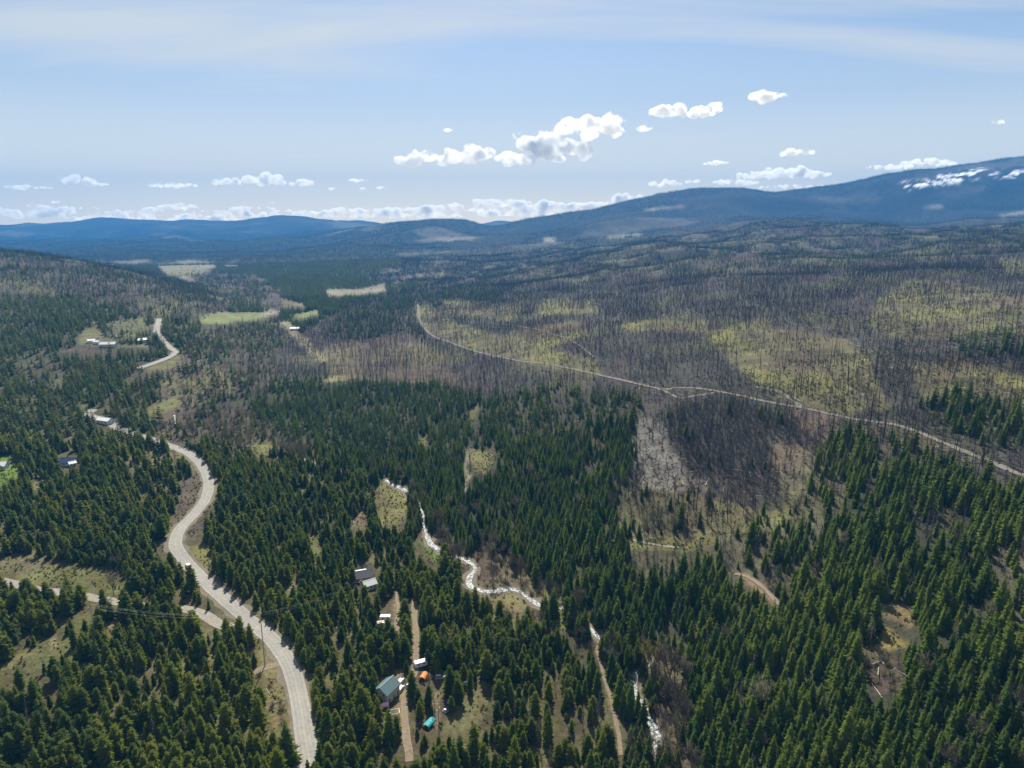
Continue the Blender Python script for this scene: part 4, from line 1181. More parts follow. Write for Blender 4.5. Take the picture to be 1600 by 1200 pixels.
def where_phrase(u, v):
    best, bi = 1e9, 0
    for i, ((a, b), _t, r) in enumerate(LANDMARKS):
        d = math.hypot(u - a, (v - b) * 1.2) - r
        if d < best: best, bi = d, i
    (a, b), t, r = LANDMARKS[bi]
    du, dv = u - a, (v - b)
    h = "left" if du < -r * 0.35 else "right" if du > r * 0.35 else ""
    w = "above" if dv < -r * 0.35 else "below" if dv > r * 0.35 else ""
    if h and w: rel = w + " and " + h + " of"
    elif h: rel = "just " + h + " of"
    elif w: rel = "straight " + w
    else: rel = "right at"
    if "stand" in t or "wood" in t or "slope" in t or "firs" in t or "pines" in t:
        rel = {"": "amid"}.get(h + w, " ".join(q for q in ({"above": "upper", "below": "lower"}.get(w, ""), h) if q) + " in")
    return rel + " " + t, t
NAMES = {"pine": ("pine_tree", "tree", "olive pine", "pines singled out of the near woods"), "fir": ("fir_tree", "tree", "dark fir", "firs on the near right-hand slopes"),
         "snag": ("burnt_snag", "tree", "black snag", "charred snags on the burnt slope"), "grey": ("dead_tree", "tree", "grey dead tree", "grey dead trees"),
         "bare": ("bare_tree", "tree", "leafless tree", "leafless trees along the river and road"), "shrub": ("bare_shrub", "shrub", "leafless shrub", "leafless shrubs on open ground")}
ROOTBOX = {}
def split_meshes(k):
    out = []
    for p in NEARV[k]:
        tv, tf, cv, cf = p
        tr = new_mesh("trunk", tv, tf, [MATS[k][0]]) if tf else None
        cr = new_mesh("crown", cv, cf, [MATS[k][1]]) if cf else None
        out.append((tr, cr))
    return out
SPLIT = {k: split_meshes(k) for k in KINDS_}
rec = []
for k, i, x, y, z, rz, sc, t, u, v, hh in POOL:
    ph, lm = where_phrase(u, v)
    hs = [q[-1] for q in POOL[:0]]
    rec.append([k, i, x, y, z, rz, sc, t, u, v, hh, ph, lm])
for k in KINDS_:
    hk = np.array([r[10] for r in rec if r[0] == k])
    if not len(hk): continue
    lo, hi = np.percentile(hk, [30, 70])
    for r in rec:
        if r[0] == k: r.append("short " if r[10] < lo else "tall " if r[10] > hi else "medium ")
ORD = ["", "first", "second", "third", "fourth", "fifth", "sixth", "seventh", "eighth", "ninth", "tenth"]
byl = {}
for r in rec:
    byl.setdefault(r[13] + NAMES[r[0]][2] + " " + r[11], []).append(r)
def add_plant(k, i, x, y, z, rz, sc, t, label, mats_override=None):
    nm, cat, _d, grp = NAMES[k]
    tr, cr = SPLIT[k][i % len(SPLIT[k])]
    loc = (x, y, z - 0.2); rot = (t[0], t[1], rz)
    if k == "shrub":
        return link(nm, cr, loc=loc, rot=rot, scale=tuple(sc), label=label, cat=cat, group=grp)
    o = link(nm, None, loc=loc, rot=rot, scale=tuple(sc), label=label, cat=cat, group=grp)
    link("trunk", tr, parent=o)
    c_ = link("branches" if k in ("snag", "grey") else "crown", cr, parent=o)
    return o
for lab, rs in byl.items():
    rs.sort(key=lambda r: r[8])
    n = len(rs)
    for j, r in enumerate(rs):
        l = lab
        if n > 1:
            l = lab + (", leftmost" if j == 0 else ", rightmost" if j == n - 1 else ", " + (ORD[j + 1] if j < 10 else str(j + 1) + "th") + " from left")
        while len(l.replace(',', '').split()) > 16 and " the " in l:
            l = l.replace(" the ", " ", 1)
        add_plant(*r[:8], l)

# the trees one notices: placed one by one
SPECIAL = [
    ("bare", (942, 978), 1.15, "tall pale leafless tree standing alone against the dark firs by the river"),
    ("bare", (1012, 1052), 1.35, "tall yellow-budding tree beside the white river bend"),
    ("bare", (1016, 1118), 1.1, "yellow-budding tree at the bottom edge by the river"),
    ("bare", (1060, 1120), 1.1, "pale grey leafless tree at the bottom edge right of the river"),
    ("bare", (900, 955), 1.1, "reddish brown leafless tree over the small rapids"),
    ("bare", (624, 750), 1.5, "broad brown leafless tree at the head of the river meadow"),
    ("bare", (652, 800), 1.5, "big round leafless tree on the right side of the river meadow"),
    ("bare", (580, 740), 1.3, "slender pale leafless tree in front of the dark fir bank"),
    ("bare", (513, 728), 1.4, "single pale leafless tree left of the river meadow"),
    ("bare", (475, 722), 1.4, "wide grey leafless tree beside the mid-picture clearing"),
    ("bare", (178, 930), 1.5, "wide purple-grey leafless tree beside the gravel side road"),
    ("bare", (186, 890), 1.2, "grey leafless tree behind the sunlit side road meadow"),
    ("bare", (188, 670), 1.6, "round grey leafless tree by the small white building"),
    ("bare", (790, 905), 1.1, "leafless tree at the elbow of the white rapids"),
    ("bare", (716, 880), 1.5, "grey leafless tree over the bend below the lawn"),
    ("bare", (700, 872), 1.3, "thin leafless tree right of the bright green lawn"),
    ("snag", (1125, 802), 1.25, "lone tall black snag standing in the brown hollow"),
    ("snag", (1240, 802), 1.5, "tall dark snag with stub branches on the grassy slope"),
    ("snag", (1360, 662), 1.5, "very tall black snag just above the logging road"),
    ("snag", (1407, 655), 1.5, "tall leaning black snag above the logging road"),
    ("snag", (1428, 683), 1.4, "black snag at the lower edge of the logging road"),
    ("snag", (1448, 693), 1.6, "tall black snag crossing the logging road line"),
    ("snag", (1490, 710), 1.3, "thin black snag beside the logging road gravel"),
    ("snag", (1518, 735), 1.3, "thin black snag below the widening logging road"),
    ("snag", (1535, 730), 1.3, "black snag beside the brown bend of the logging road"),
    ("snag", (1591, 762), 1.3, "black snag by the logging road at the right edge"),
    ("snag", (1296, 580), 1.9, "tall black snag alone on the yellow-green opening"),
    ("snag", (1245, 545), 1.9, "black snag near the upper left of the grassy opening"),
    ("snag", (1368, 600), 1.8, "thick black snag right of the yellow-green opening"),
    ("snag", (1425, 535), 2.0, "lone black snag in the upper grassy opening"),
    ("snag", (1251, 610), 1.8, "black snag with pale foot left on the burnt slope"),
    ("snag", (1272, 790), 1.2, "slim dark snag behind the green pines on the slope"),
]
rs_ = np.random.default_rng(99)
NAMES["bare"] = NAMES["bare"][:3] + ("notable leafless trees",); NAMES["snag"] = NAMES["snag"][:3] + ("notable black snags",)
BUDCROWN = {}
for k, (u, v), s_, lab in SPECIAL:
    p = ground_at(u, v)
    i = int(rs_.integers(0, len(NEARV[k])))
    o = add_plant(k, i, p[0], p[1], p[2], rs_.uniform(0, 6.28), np.array([s_ * 0.95, s_ * 0.95, s_]), rs_.normal(0, 0.03, 2), lab)
    if "yellow" in lab and k == "bare":
        me = SPLIT["bare"][i][1].copy(); me.materials.clear(); me.materials.append(M_BUD)
        for ch in bpy.data.objects:
            if ch.parent == o and ch.name.startswith("crown"): ch.data = me

# ============================================================ fallen logs and slash
def log_shape(rng, L, r):
    tv, tf = [], []
    cone_trunk(tv, tf, (-L / 2, 0, r), (L / 2, 0, r * 0.8), r, r * 0.45, 5)
    return tv, tf, [], []
LOGS = [log_shape(R_, L, r) for L, r in ((9, 0.20), (6, 0.16), (12, 0.22), (4, 0.14))]
deb = np.zeros((RH, RW), np.float32)
for p_, d_ in [([(990, 650), (1012, 640), (1040, 655), (1060, 700), (1110, 745), (1130, 765), (1090, 770), (1000, 760), (985, 700)], 1.0),
               ([(960, 590), (1060, 606), (1130, 610), (1125, 622), (1050, 625), (980, 612)], 0.7), ([(1190, 600), (1240, 610), (1250, 625), (1200, 622)], 0.9),
               ([(800, 575), (940, 590), (940, 604), (820, 585)], 0.35), ([(1160, 700), (1290, 720), (1300, 790), (1100, 790), (1080, 760)], 0.25),
               ([(700, 540), (940, 560), (940, 580), (760, 560)], 0.2), ([(1330, 640), (1480, 670), (1600, 720), (1602, 760), (1450, 700), (1300, 665)], 0.25),
               ([(404, 1050), (430, 1045), (448, 1140), (430, 1140)], 0.35), ([(1130, 520), (1600, 440), (1602, 640), (1200, 620)], 0.16),
               ([(1340, 940), (1440, 940), (1420, 1090), (1340, 1090)], 0.25), ([(1480, 920), (1560, 960), (1602, 990), (1602, 1010), (1520, 960)], 0.15)]:
    m_ = poly_mask(p_); deb[m_] = np.maximum(deb[m_], d_)
deb = blur(deb, 4)
P, rngL = candidates(200, 1300, 3.4, 88)
x, y = P[:, 0], P[:, 1]; z = height(x, y); u, v = project(x, y, z)
inside = (u > -60) & (u < 1660) & (v < 1210)
m = (rngL.random(len(x)) < look(deb, u, v) * 0.55) & inside
kp = clear_lines(x[m], y[m], STRIP_LINES)
x, y, z = x[m][kp], y[m][kp], z[m][kp]
n = len(x)
scatter("fallen_logs", x, y, z + 0.02, rngL.uniform(0, 6.28, n), np.repeat(rngL.uniform(0.6, 1.2, n)[:, None], 3, 1), rngL.integers(0, 4, n),
        proto_collection("log", LOGS, [M_LOG, M_LOG]), None, rngL.normal(0, 0.12, (n, 2)))

# low tufts and brush on open ground near the viewer
M_TUFT = foliage_material("dry_grass_tuft", (0.10, 0.085, 0.035), (0.20, 0.17, 0.06), 0.3)
M_SPRIG = foliage_material("young_growth", (0.045, 0.060, 0.018), (0.11, 0.12, 0.03), 0.4)
TUFTS = [shrub(R_, h, 7, w) for h, w in ((0.8, 0.30), (1.1, 0.26), (0.6, 0.36))]
P, rngG = candidates(190, 640, 2.3, 188)
x, y = P[:, 0], P[:, 1]; z = height(x, y); u, v = project(x, y, z)
inside = (u > -60) & (u < 1660) & (v < 1230)
dn = look(OPEN.astype(np.float32), u, v) * 0.55 + look(PATCH, u, v) * 0.16 + 0.05
dn *= 0.35 + 1.2 * smooth(fbm(x, y, 14, 3, 301), -0.1, 0.25)
m = (rngG.random(len(x)) < dn) & inside
kp = clear_lines(x[m], y[m], STRIP_LINES)
x, y, z = x[m][kp], y[m][kp], z[m][kp]
half = rngG.random(len(x)) < 0.6
for nm_, sel_, mm_ in (("grass_tufts", half, M_TUFT), ("low_undergrowth", ~half, M_SPRIG)):
    n = int(sel_.sum())
    scatter(nm_, x[sel_], y[sel_], z[sel_], rngG.uniform(0, 6.28, n), np.repeat(rngG.uniform(0.6, 1.5, n)[:, None], 3, 1), rngG.integers(0, 3, n),
            proto_collection(nm_, TUFTS, [mm_, mm_]), None, rngG.normal(0, 0.1, (n, 2)))

# ============================================================ buildings, vehicles, poles
M_GLASS = flat_mat("window_glass", (0.05, 0.07, 0.09), 0.15, 0.1)
M_WHITE = flat_mat("white_siding", (0.72, 0.72, 0.70), 0.6, 0.06)
M_CREAM = flat_mat("cream_siding", (0.52, 0.48, 0.40), 0.7, 0.08)
M_LOGWALL = flat_mat("stained_log_wall", (0.20, 0.12, 0.07), 0.7, 0.2)
M_TEAL = flat_mat("weathered_teal_metal", (0.085, 0.135, 0.15), 0.5, 0.12)
M_DARKROOF = flat_mat("dark_asphalt_shingle", (0.060, 0.060, 0.075), 0.8, 0.2)
M_BLUEROOF = flat_mat("dark_blue_metal", (0.030, 0.055, 0.11), 0.45, 0.12)
M_GREYROOF = flat_mat("pale_grey_metal", (0.50, 0.52, 0.52), 0.4, 0.08)
M_WHITEROOF = flat_mat("white_metal", (0.66, 0.67, 0.70), 0.4, 0.05)
M_BROWNROOF = flat_mat("brown_metal", (0.20, 0.12, 0.09), 0.5, 0.1)
M_TYRE = flat_mat("tyre_rubber", (0.02, 0.02, 0.02), 0.9, 0.1)
M_RIM = flat_mat("wheel_metal", (0.45, 0.45, 0.46), 0.35, 0.05, metallic=0.6)
M_POLE = flat_mat("grey_pole_timber", (0.42, 0.35, 0.28), 0.8, 0.15)
M_WIRE = flat_mat("wire", (0.35, 0.35, 0.36), 0.5, 0.05)
M_TARP_O = flat_mat("orange_tarpaulin", (0.60, 0.22, 0.06), 0.6, 0.1)
M_TARP_T = flat_mat("turquoise_tarpaulin", (0.02, 0.24, 0.26), 0.6, 0.12)
M_PINK = flat_mat("pink_tarpaulin", (0.75, 0.40, 0.58), 0.6, 0.1)
M_LAMP = flat_mat("lamp_glass", (0.75, 0.72, 0.65), 0.2, 0.05)

def box(V_, F_, x0, x1, y0, y1, z0, z1):
    s = len(V_)
    V_ += [(x0, y0, z0), (x1, y0, z0), (x1, y1, z0), (x0, y1, z0), (x0, y0, z1), (x1, y0, z1), (x1, y1, z1), (x0, y1, z1)]
    F_ += [tuple(s + i for i in f) for f in ((0, 3, 2, 1), (4, 5, 6, 7), (0, 1, 5, 4), (1, 2, 6, 5), (2, 3, 7, 6), (3, 0, 4, 7))]

def house(uv, L, W, H, roof_h, angle, mw, mr, label, name="house", chimney=False, z_off=0.0, windows=(3, 2), over=0.5, flat=False, cat="house"):
    p = ground_at(*uv)
    o = link(name, None, loc=(p[0], p[1], p[2] + z_off), rot=(0, 0, math.radians(angle)), label=label, cat=cat)
    v, f = [], []
    box(v, f, -L / 2, L / 2, -W / 2, W / 2, -1.5, H)
    if not flat:
        s = len(v); e = 0.0
        v += [(-L / 2, -W / 2, H), (-L / 2, W / 2, H), (-L / 2, 0, H + roof_h), (L / 2, -W / 2, H), (L / 2, W / 2, H), (L / 2, 0, H + roof_h)]
        f += [(s, s + 2, s + 1), (s + 3, s + 4, s + 5)]
    link("wall", new_mesh("wall", v, f, [mw]), parent=o)
    v, f = [], []
    if flat:
        box(v, f, -L / 2 - 0.1, L / 2 + 0.1, -W / 2 - 0.1, W / 2 + 0.1, H + 0.003, H + 0.22)
    else:
        k = roof_h / (W / 2); t = 0.18
        for sg in (-1, 1):
            a = (-L / 2 - over, sg * (W / 2 + over), H - over * k + 0.04); b = (L / 2 + over, sg * (W / 2 + over), H - over * k + 0.04)
            c = (L / 2 + over, 0, H + roof_h + 0.04); d = (-L / 2 - over, 0, H + roof_h + 0.04)
            s = len(v)
            v += [a, b, c, d] + [(q[0], q[1], q[2] + t) for q in (a, b, c, d)]
            f += [tuple(s + i for i in g) for g in ((0, 3, 2, 1), (4, 5, 6, 7), (0, 1, 5, 4), (1, 2, 6, 5), (3, 0, 4, 7))]
        v2_, f2_ = [], []
    ro = link("roof", new_mesh("roof", v, f, [mr]), parent=o)
    if chimney:
        cv_, cf_ = [], []
        box(cv_, cf_, -L / 5 - 0.35, -L / 5 + 0.35, 0.5, 1.2, H + roof_h * 0.3, H + roof_h + 0.9)
        link("chimney", new_mesh("chimney", cv_, cf_, [M_GREYROOF]), parent=ro)
    if not flat:
        rv, rf = [], []
        box(rv, rf, -L / 2 - over, L / 2 + over, -0.16, 0.16, H + roof_h + 0.15, H + roof_h + 0.27)
        link("ridge_cap", new_mesh("ridge_cap", rv, rf, [mr]), parent=ro)
    for sg in (-1, 1):
        for q in range(windows[0]):
            x0 = -L / 2 + L * (q + 0.5) / windows[0]
            if sg == -1 and q == windows[0] - 1:
                dv, df = [], []; box(dv, df, x0 - 0.45, x0 + 0.45, -W / 2 - 0.06, -W / 2 + 0.02, 0.05, 2.05)
                d_ = link("door", new_mesh("door", dv, df, [M_BROWNROOF]), parent=o)
                hv, hf = [], []; box(hv, hf, x0 + 0.28, x0 + 0.36, -W / 2 - 0.12, -W / 2 - 0.06, 0.95, 1.1)
                link("handle", new_mesh("handle", hv, hf, [M_RIM]), parent=d_)
                continue
            wv, wf = [], []; yy = sg * W / 2
            box(wv, wf, x0 - 0.65, x0 + 0.65, yy - 0.05, yy + 0.05, 1.0, 2.1)
            fr = link("window", new_mesh("window", wv, wf, [M_WHITE]), parent=o)
            gv, gf = [], []; box(gv, gf, x0 - 0.55, x0 + 0.55, yy - 0.065, yy + 0.065, 1.1, 2.0)
            link("pane", new_mesh("pane", gv, gf, [M_GLASS]), parent=fr)
    for sg in (-1, 1):
        for q in range(windows[1]):
            y0 = -W / 2 + W * (q + 0.5) / windows[1]
            wv, wf = [], []; xx = sg * L / 2
            z0 = 1.0 if H < 4 else 3.4
            box(wv, wf, xx - 0.05, xx + 0.05, y0 - 0.55, y0 + 0.55, z0, z0 + 1.1)
            fr = link("window", new_mesh("window", wv, wf, [M_WHITE]), parent=o)
            gv, gf = [], []; box(gv, gf, xx - 0.065, xx + 0.065, y0 - 0.45, y0 + 0.45, z0 + 0.1, z0 + 1.0)
            link("pane", new_mesh("pane", gv, gf, [M_GLASS]), parent=fr)
    return o
house((605, 1088), 8.4, 6.8, 4.6, 2.3, 62, M_CREAM, M_TEAL, "two-storey house with a teal metal gable roof beside the dirt yard")
house((577, 918), 6.5, 5.5, 2.8, 1.7, 35, M_WHITE, M_GREYROOF, "small house with pale grey gable roof among pines, right of the dark-roofed one")
house((563, 905), 11, 8.5, 2.8, 2.2, 20, M_LOGWALL, M_DARKROOF, "low house with a wide dark shingle roof below the river lawn")
house((104, 726), 12, 8, 2.9, 2.6, 12, M_WHITE, M_BLUEROOF, "white house with dark blue roof in the pines at left")
house((113, 728), 4.5, 4, 2.6, 1.2, 50, M_WHITE, M_WHITEROOF, "small white outbuilding right of the dark blue roof", name="garage", windows=(2, 1), cat="garage")
house((-4, 732), 14, 8, 3.0, 2.4, 10, M_WHITE, M_WHITEROOF, "white-roofed house cut off by the left edge beside a bright lawn", chimney=True)
house((165, 661), 14, 7, 3.4, 1.8, -20, M_WHITE, M_WHITEROOF, "long white shed beside the far road bend", name="shed", cat="shed")
house((461, 516), 16, 9, 3.6, 2.0, 10, M_WHITE, M_WHITEROOF, "lone white-roofed barn beside the pale clearing strip", name="barn", cat="barn", windows=(2, 1))
house((170, 541), 20, 11, 3.6, 2.4, 8, M_CREAM, M_GREYROOF, "grey-roofed farmhouse, widest building of the hillside settlement")
house((143, 535), 9, 7, 3.0, 1.8, 30, M_WHITE, M_WHITEROOF, "leftmost white-roofed cabin of the hillside settlement", name="cabin", cat="cabin", windows=(2, 1))
house((152, 537), 9, 6, 3.0, 1.6, -10, M_WHITE, M_WHITEROOF, "white-roofed cabin between the other two cabins on the hillside", name="cabin", cat="cabin", windows=(2, 1))
house((148, 533), 8, 6, 3.0, 1.6, 10, M_CREAM, M_BROWNROOF, "brown-roofed cabin up the hillside among white ones", name="cabin", cat="cabin", windows=(2, 1))
house((222, 534), 12, 8, 3.2, 2.0, 40, M_WHITE, M_WHITEROOF, "pale-roofed cabin at the right end of the hillside settlement", name="cabin", cat="cabin", windows=(2, 1))

def trailer(uv, L, W, H, angle, m, label, name="camping_trailer", cat="trailer"):
    p = ground_at(*uv)
    o = link(name, None, loc=p, rot=(0, 0, math.radians(angle)), label=label, cat=cat)
    prof = [(-0.5, 0.42), (-0.47, 0.9), (-0.42, 1.0), (0.40, 1.0), (0.48, 0.86), (0.5, 0.5), (0.46, 0.2), (-0.48, 0.2)]
    v = [(a * L, s * W / 2, b * H) for s in (-1, 1) for a, b in prof]; n = len(prof)
    f = [tuple(range(n)), tuple(range(2 * n - 1, n - 1, -1))] + [(i, n + i, n + (i + 1) % n, (i + 1) % n) for i in range(n)]
    link("body", new_mesh("body", v, f, [m]), parent=o)
    for s in (-1, 1):
        for x0 in (-0.25, 0.15):
            wv, wf = [], []; box(wv, wf, x0 * L, x0 * L + 0.9, s * W / 2 - 0.03, s * W / 2 + 0.03, H * 0.55, H * 0.78)
            link("window", new_mesh("window", wv, wf, [M_GLASS]), parent=o)
        wheel(o, -0.05 * L, s * (W / 2 - 0.1), 0.34, 0.22)
    dv, df = [], []; box(dv, df, 0.5 * L - 0.05, 0.5 * L + 1.0, -0.06, 0.06, 0.42, 0.52)
    link("hitch", new_mesh("hitch", dv, df, [M_TYRE]), parent=o)
    return o

def wheel(o, x, y, r, w):
    v, f = [], []
    n = 12
    for s in (-1, 1):
        for k in range(n):
            a = 6.2832 * k / n; v.append((x + r * math.cos(a), y + s * w / 2, r + r * math.sin(a)))
    f = [tuple(range(n))[::-1], tuple(range(n, 2 * n))] + [(k, (k + 1) % n, n + (k + 1) % n, n + k) for k in range(n)]
    t = link("wheel", new_mesh("wheel", v, f, [M_TYRE]), parent=o)
    v = []
    for s in (-1, 1):
        for k in range(n):
            a = 6.2832 * k / n; v.append((x + 0.6 * r * math.cos(a), y + s * (w / 2 + 0.01), r + 0.6 * r * math.sin(a)))
    link("rim", new_mesh("rim", v, f, [M_RIM]), parent=t)

def car(uv, angle, rgb, label, suv=True, on_road=False, scale=1.0, name="parked_car", cat="car"):
    p = ground_at(*uv)
    m = flat_mat("car_paint", rgb, 0.3, 0.03)
    o = link(name, None, loc=(p[0], p[1], p[2] + (0.22 if on_road else 0.02)), rot=(0, 0, math.radians(angle)), label=label, cat=cat, scale=(scale,) * 3)
    L, W = 4.6, 1.85
    base = [(-2.3, 0.35), (-2.28, 0.85), (-2.15, 1.0), (0.95, 1.05), (1.9, 0.92), (2.25, 0.72), (2.3, 0.35), (1.75, 0.28), (-1.8, 0.28)]
    def prism(pr, w0, w1=None):
        w1 = w0 if w1 is None else w1
        n = len(pr); zs = [b for _a, b in pr]; lo, hi = min(zs), max(zs)
        v = [(a, s * (w0 + (w1 - w0) * (b - lo) / max(hi - lo, 1e-6)) / 2, b) for s in (-1, 1) for a, b in pr]
        f = [tuple(range(n)), tuple(range(2 * n - 1, n - 1, -1))] + [(i, n + i, n + (i + 1) % n, (i + 1) % n) for i in range(n)]
        return v, f
    v, f = prism(base, W, W - 0.12); link("body", new_mesh("body", v, f, [m]), parent=o)
    top = 1.68 if suv else 1.45
    v, f = prism([(-2.1, 0.98), (-1.85, top - 0.06), (-1.6, top), (0.15, top), (0.35, top - 0.06), (1.0, 1.02)], W - 0.14, W - 0.5)
    link("cabin_glass", new_mesh("cabin_glass", v, f, [M_GLASS]), parent=o)
    v, f = prism([(-1.9, top - 0.03), (-1.8, top + 0.04), (0.15, top + 0.04), (0.33, top - 0.03)], W - 0.42)
    link("roof", new_mesh("roof", v, f, [m]), parent=o)
    for s in (-1, 1):
        for x0 in (-0.95, 0.0):
            v, f = [], []; box(v, f, x0 - 0.05, x0 + 0.05, s * 0.80 - 0.06, s * 0.80 + 0.04, 1.0, top - 0.02)
            link("pillar", new_mesh("pillar", v, f, [m]), parent=o)
        for x0 in (-1.4, 1.4): wheel(o, x0, s * 0.84, 0.34, 0.22)
        v, f = [], []; box(v, f, 2.22, 2.32, s * 0.68 - 0.2, s * 0.68 + 0.2, 0.62, 0.78)
        link("headlight", new_mesh("headlight", v, f, [M_LAMP]), parent=o)
        v, f = [], []; box(v, f, -2.33, -2.24, s * 0.75 - 0.12, s * 0.75 + 0.12, 0.7, 0.92)
        link("tail_light", new_mesh("tail_light", v, f, [flat_mat("red_lens", (0.35, 0.02, 0.02), 0.3)]), parent=o)
    return o
car((294, 886), 125, (0.82, 0.83, 0.84), "white car driving on the pale road below the curve", on_road=True, scale=1.15, name="moving_car")
car((626, 1067), 80, (0.72, 0.72, 0.70), "white car parked at the top of the dirt yard by the teal-roofed house")
car((642, 1074), 30, (0.20, 0.27, 0.38), "slate blue car parked under pines right of the teal-roofed house")
car((688, 1060), 10, (0.42, 0.44, 0.46), "grey car parked in shade right of the orange-covered shed")
car((731, 1070), 0, (0.78, 0.79, 0.82), "white car at the upper end of the dry grass clearing", suv=False)
car((707, 1098), 20, (0.18, 0.32, 0.62), "bright blue car parked beside the shaded lane, left of the grass clearing")
car((626, 1078), 75, (0.60, 0.58, 0.52), "beige car parked behind the white one in the dirt yard", suv=False)
car((700, 1110), 50, (0.62, 0.64, 0.66), "silver car at the foot of the grass clearing lane", suv=False)
car((572, 923), 60, (0.80, 0.80, 0.80), "white car in front of the pale grey gable roof")
trailer((563, 899), 8.0, 2.6, 2.9, 20, M_WHITEROOF, "long white camping trailer standing by the dark-roofed house")
trailer((657, 1041), 6.0, 2.5, 2.7, 25, M_WHITEROOF, "white camping trailer at the foot of the straight driveway")
trailer((602, 969), 5.5, 2.4, 2.6, 0, M_WHITEROOF, "small white trailer in the gap left of the driveway")
trailer((594, 978), 4.5, 2.2, 2.2, 10, M_CREAM, "cream camping trailer in the same gap, lower one")

def tent(uv, L, W, H, angle, m, label, name, cat):
    p = ground_at(*uv)
    o = link(name, None, loc=p, rot=(0, 0, math.radians(angle)), label=label, cat=cat)
    n = 7; v = []; f = []
    for i in range(9):
        x0 = -L / 2 + L * i / 8
        for k in range(n):
            a = math.pi * k / (n - 1)
            sag = 1 - 0.07 * math.sin(i * 2.1 + k)
            v.append((x0, -W / 2 * math.cos(a), 0.9 + (H - 0.9) * math.sin(a) * sag))
    for i in range(8):
        for k in range(n - 1):
            q = i * n + k; f.append((q, q + n, q + n + 1, q + 1))
    c_ = new_mesh("cover", v, f, [m])
    link("cover", c_, parent=o)
    for sx in (-1, 1):
        for sy in (-1, 1):
            pv, pf = [], []; box(pv, pf, sx * L / 2 * 0.98 - 0.06, sx * L / 2 * 0.98 + 0.06, sy * W / 2 * 0.98 - 0.06, sy * W / 2 * 0.98 + 0.06, -0.3, 0.95)
            link("leg", new_mesh("leg", pv, pf, [M_POLE]), parent=o)
    return o
tent((662, 1061), 4.2, 3.0, 2.5, 75, M_TARP_O, "shelter under a bright orange tarpaulin at the foot of the driveway", "tarpaulin_shelter", "shelter")
tent((671, 1133), 5.0, 3.2, 1.9, 60, M_TARP_T, "shelter under a turquoise tarpaulin at the bottom edge", "tarpaulin_shelter", "shelter")
tent((601, 1105), 3.2, 2.4, 2.0, 20, M_PINK, "small pink covered tent below the teal-roofed house", "tent", "tent")
# the open white frame of a garden pen below the house
pen_p = ground_at(617, 1118)
pen = link("garden_frame", None, loc=pen_p, rot=(0, 0, 0.25), label="open white tube frame below the teal-roofed house", cat="frame")
for (a, b) in [((-1.8, -1.4), (-1.8, 1.4)), ((-1.8, 1.4), (1.8, 1.4)), ((1.8, 1.4), (1.8, -1.4)), ((1.8, -1.4), (-1.8, -1.4))]:
    v, f = [], []; cone_trunk(v, f, (a[0], a[1], 1.9), (b[0], b[1], 1.9), 0.10, 0.10, 6)
    link("rail", new_mesh("rail", v, f, [M_WHITE]), parent=pen)
    v, f = [], []; cone_trunk(v, f, (a[0], a[1], -0.3), (a[0], a[1], 1.98), 0.10, 0.10, 6)
    link("post", new_mesh("post", v, f, [M_WHITE]), parent=pen)

POLES = []
def pole(uv, H, angle, label):
    p = ground_at(*uv)
    o = link("utility_pole", None, loc=p, rot=(0, 0, angle), label=label, cat="utility pole", group="utility poles of the roadside line")
    v, f = [], []; cone_trunk(v, f, (0, 0, -1), (0, 0, H), 0.26, 0.16, 8); link("post", new_mesh("post", v, f, [M_POLE]), parent=o)
    v, f = [], []; box(v, f, -1.5, 1.5, -0.08, 0.08, H - 1.0, H - 0.82)
    ar = link("crossarm", new_mesh("crossarm", v, f, [M_POLE]), parent=o)
    for x0 in (-1.35, 0.45, 1.35):
        v, f = [], []; cone_trunk(v, f, (x0, 0, H - 0.83), (x0, 0, H - 0.5), 0.07, 0.05, 6)
        link("insulator", new_mesh("insulator", v, f, [M_LAMP]), parent=ar)
    v, f = [], []; cone_trunk(v, f, (0.38, 0.05, H - 3.4), (0.38, 0.05, H - 2.3), 0.24, 0.24, 8)
    link("transformer", new_mesh("transformer", v, f, [M_GREYROOF]), parent=o)
    tips = []
    for x0 in (-1.35, 0.45, 1.35):
        tips.append((p[0] + x0 * math.cos(angle), p[1] + x0 * math.sin(angle), p[2] + H - 0.48))
    POLES.append(tips)
pole((414, 1040), 26, 1.5, "tall pale utility pole beside the road at the dirt approach")
pole((566, 962), 20, 1.4, "utility pole rising from the pine wood toward the white-roofed homes")
pole((150, 1005), 20, 1.4, "utility pole in the pines left of the road")
pole((686, 1150), 13, 1.2, "short pale utility pole at the bottom edge by the turquoise tarp")
def wire(a, b, sag, label):
    v, f = [], []
    n = 22
    pts = [np.array(a) * (1 - i / n) + np.array(b) * (i / n) - np.array([0, 0, sag * 4 * (i / n) * (1 - i / n)]) for i in range(n + 1)]
    for p0, p1 in zip(pts[:-1], pts[1:]): cone_trunk(v, f, p0, p1, 0.02, 0.02, 3)
    link("power_line", new_mesh("power_line", v, f, [M_WIRE]), label=label, cat="power line", group="wires between the utility poles")
for i, w_ in enumerate(("nearest", "middle", "farthest")):
    wire(POLES[0][i], POLES[1][i], 2.5, w_ + " wire from the tall roadside pole toward the white-roofed homes")
    wire(POLES[0][i], POLES[2][i], 3.0, w_ + " wire from the tall roadside pole across the pines to the left")

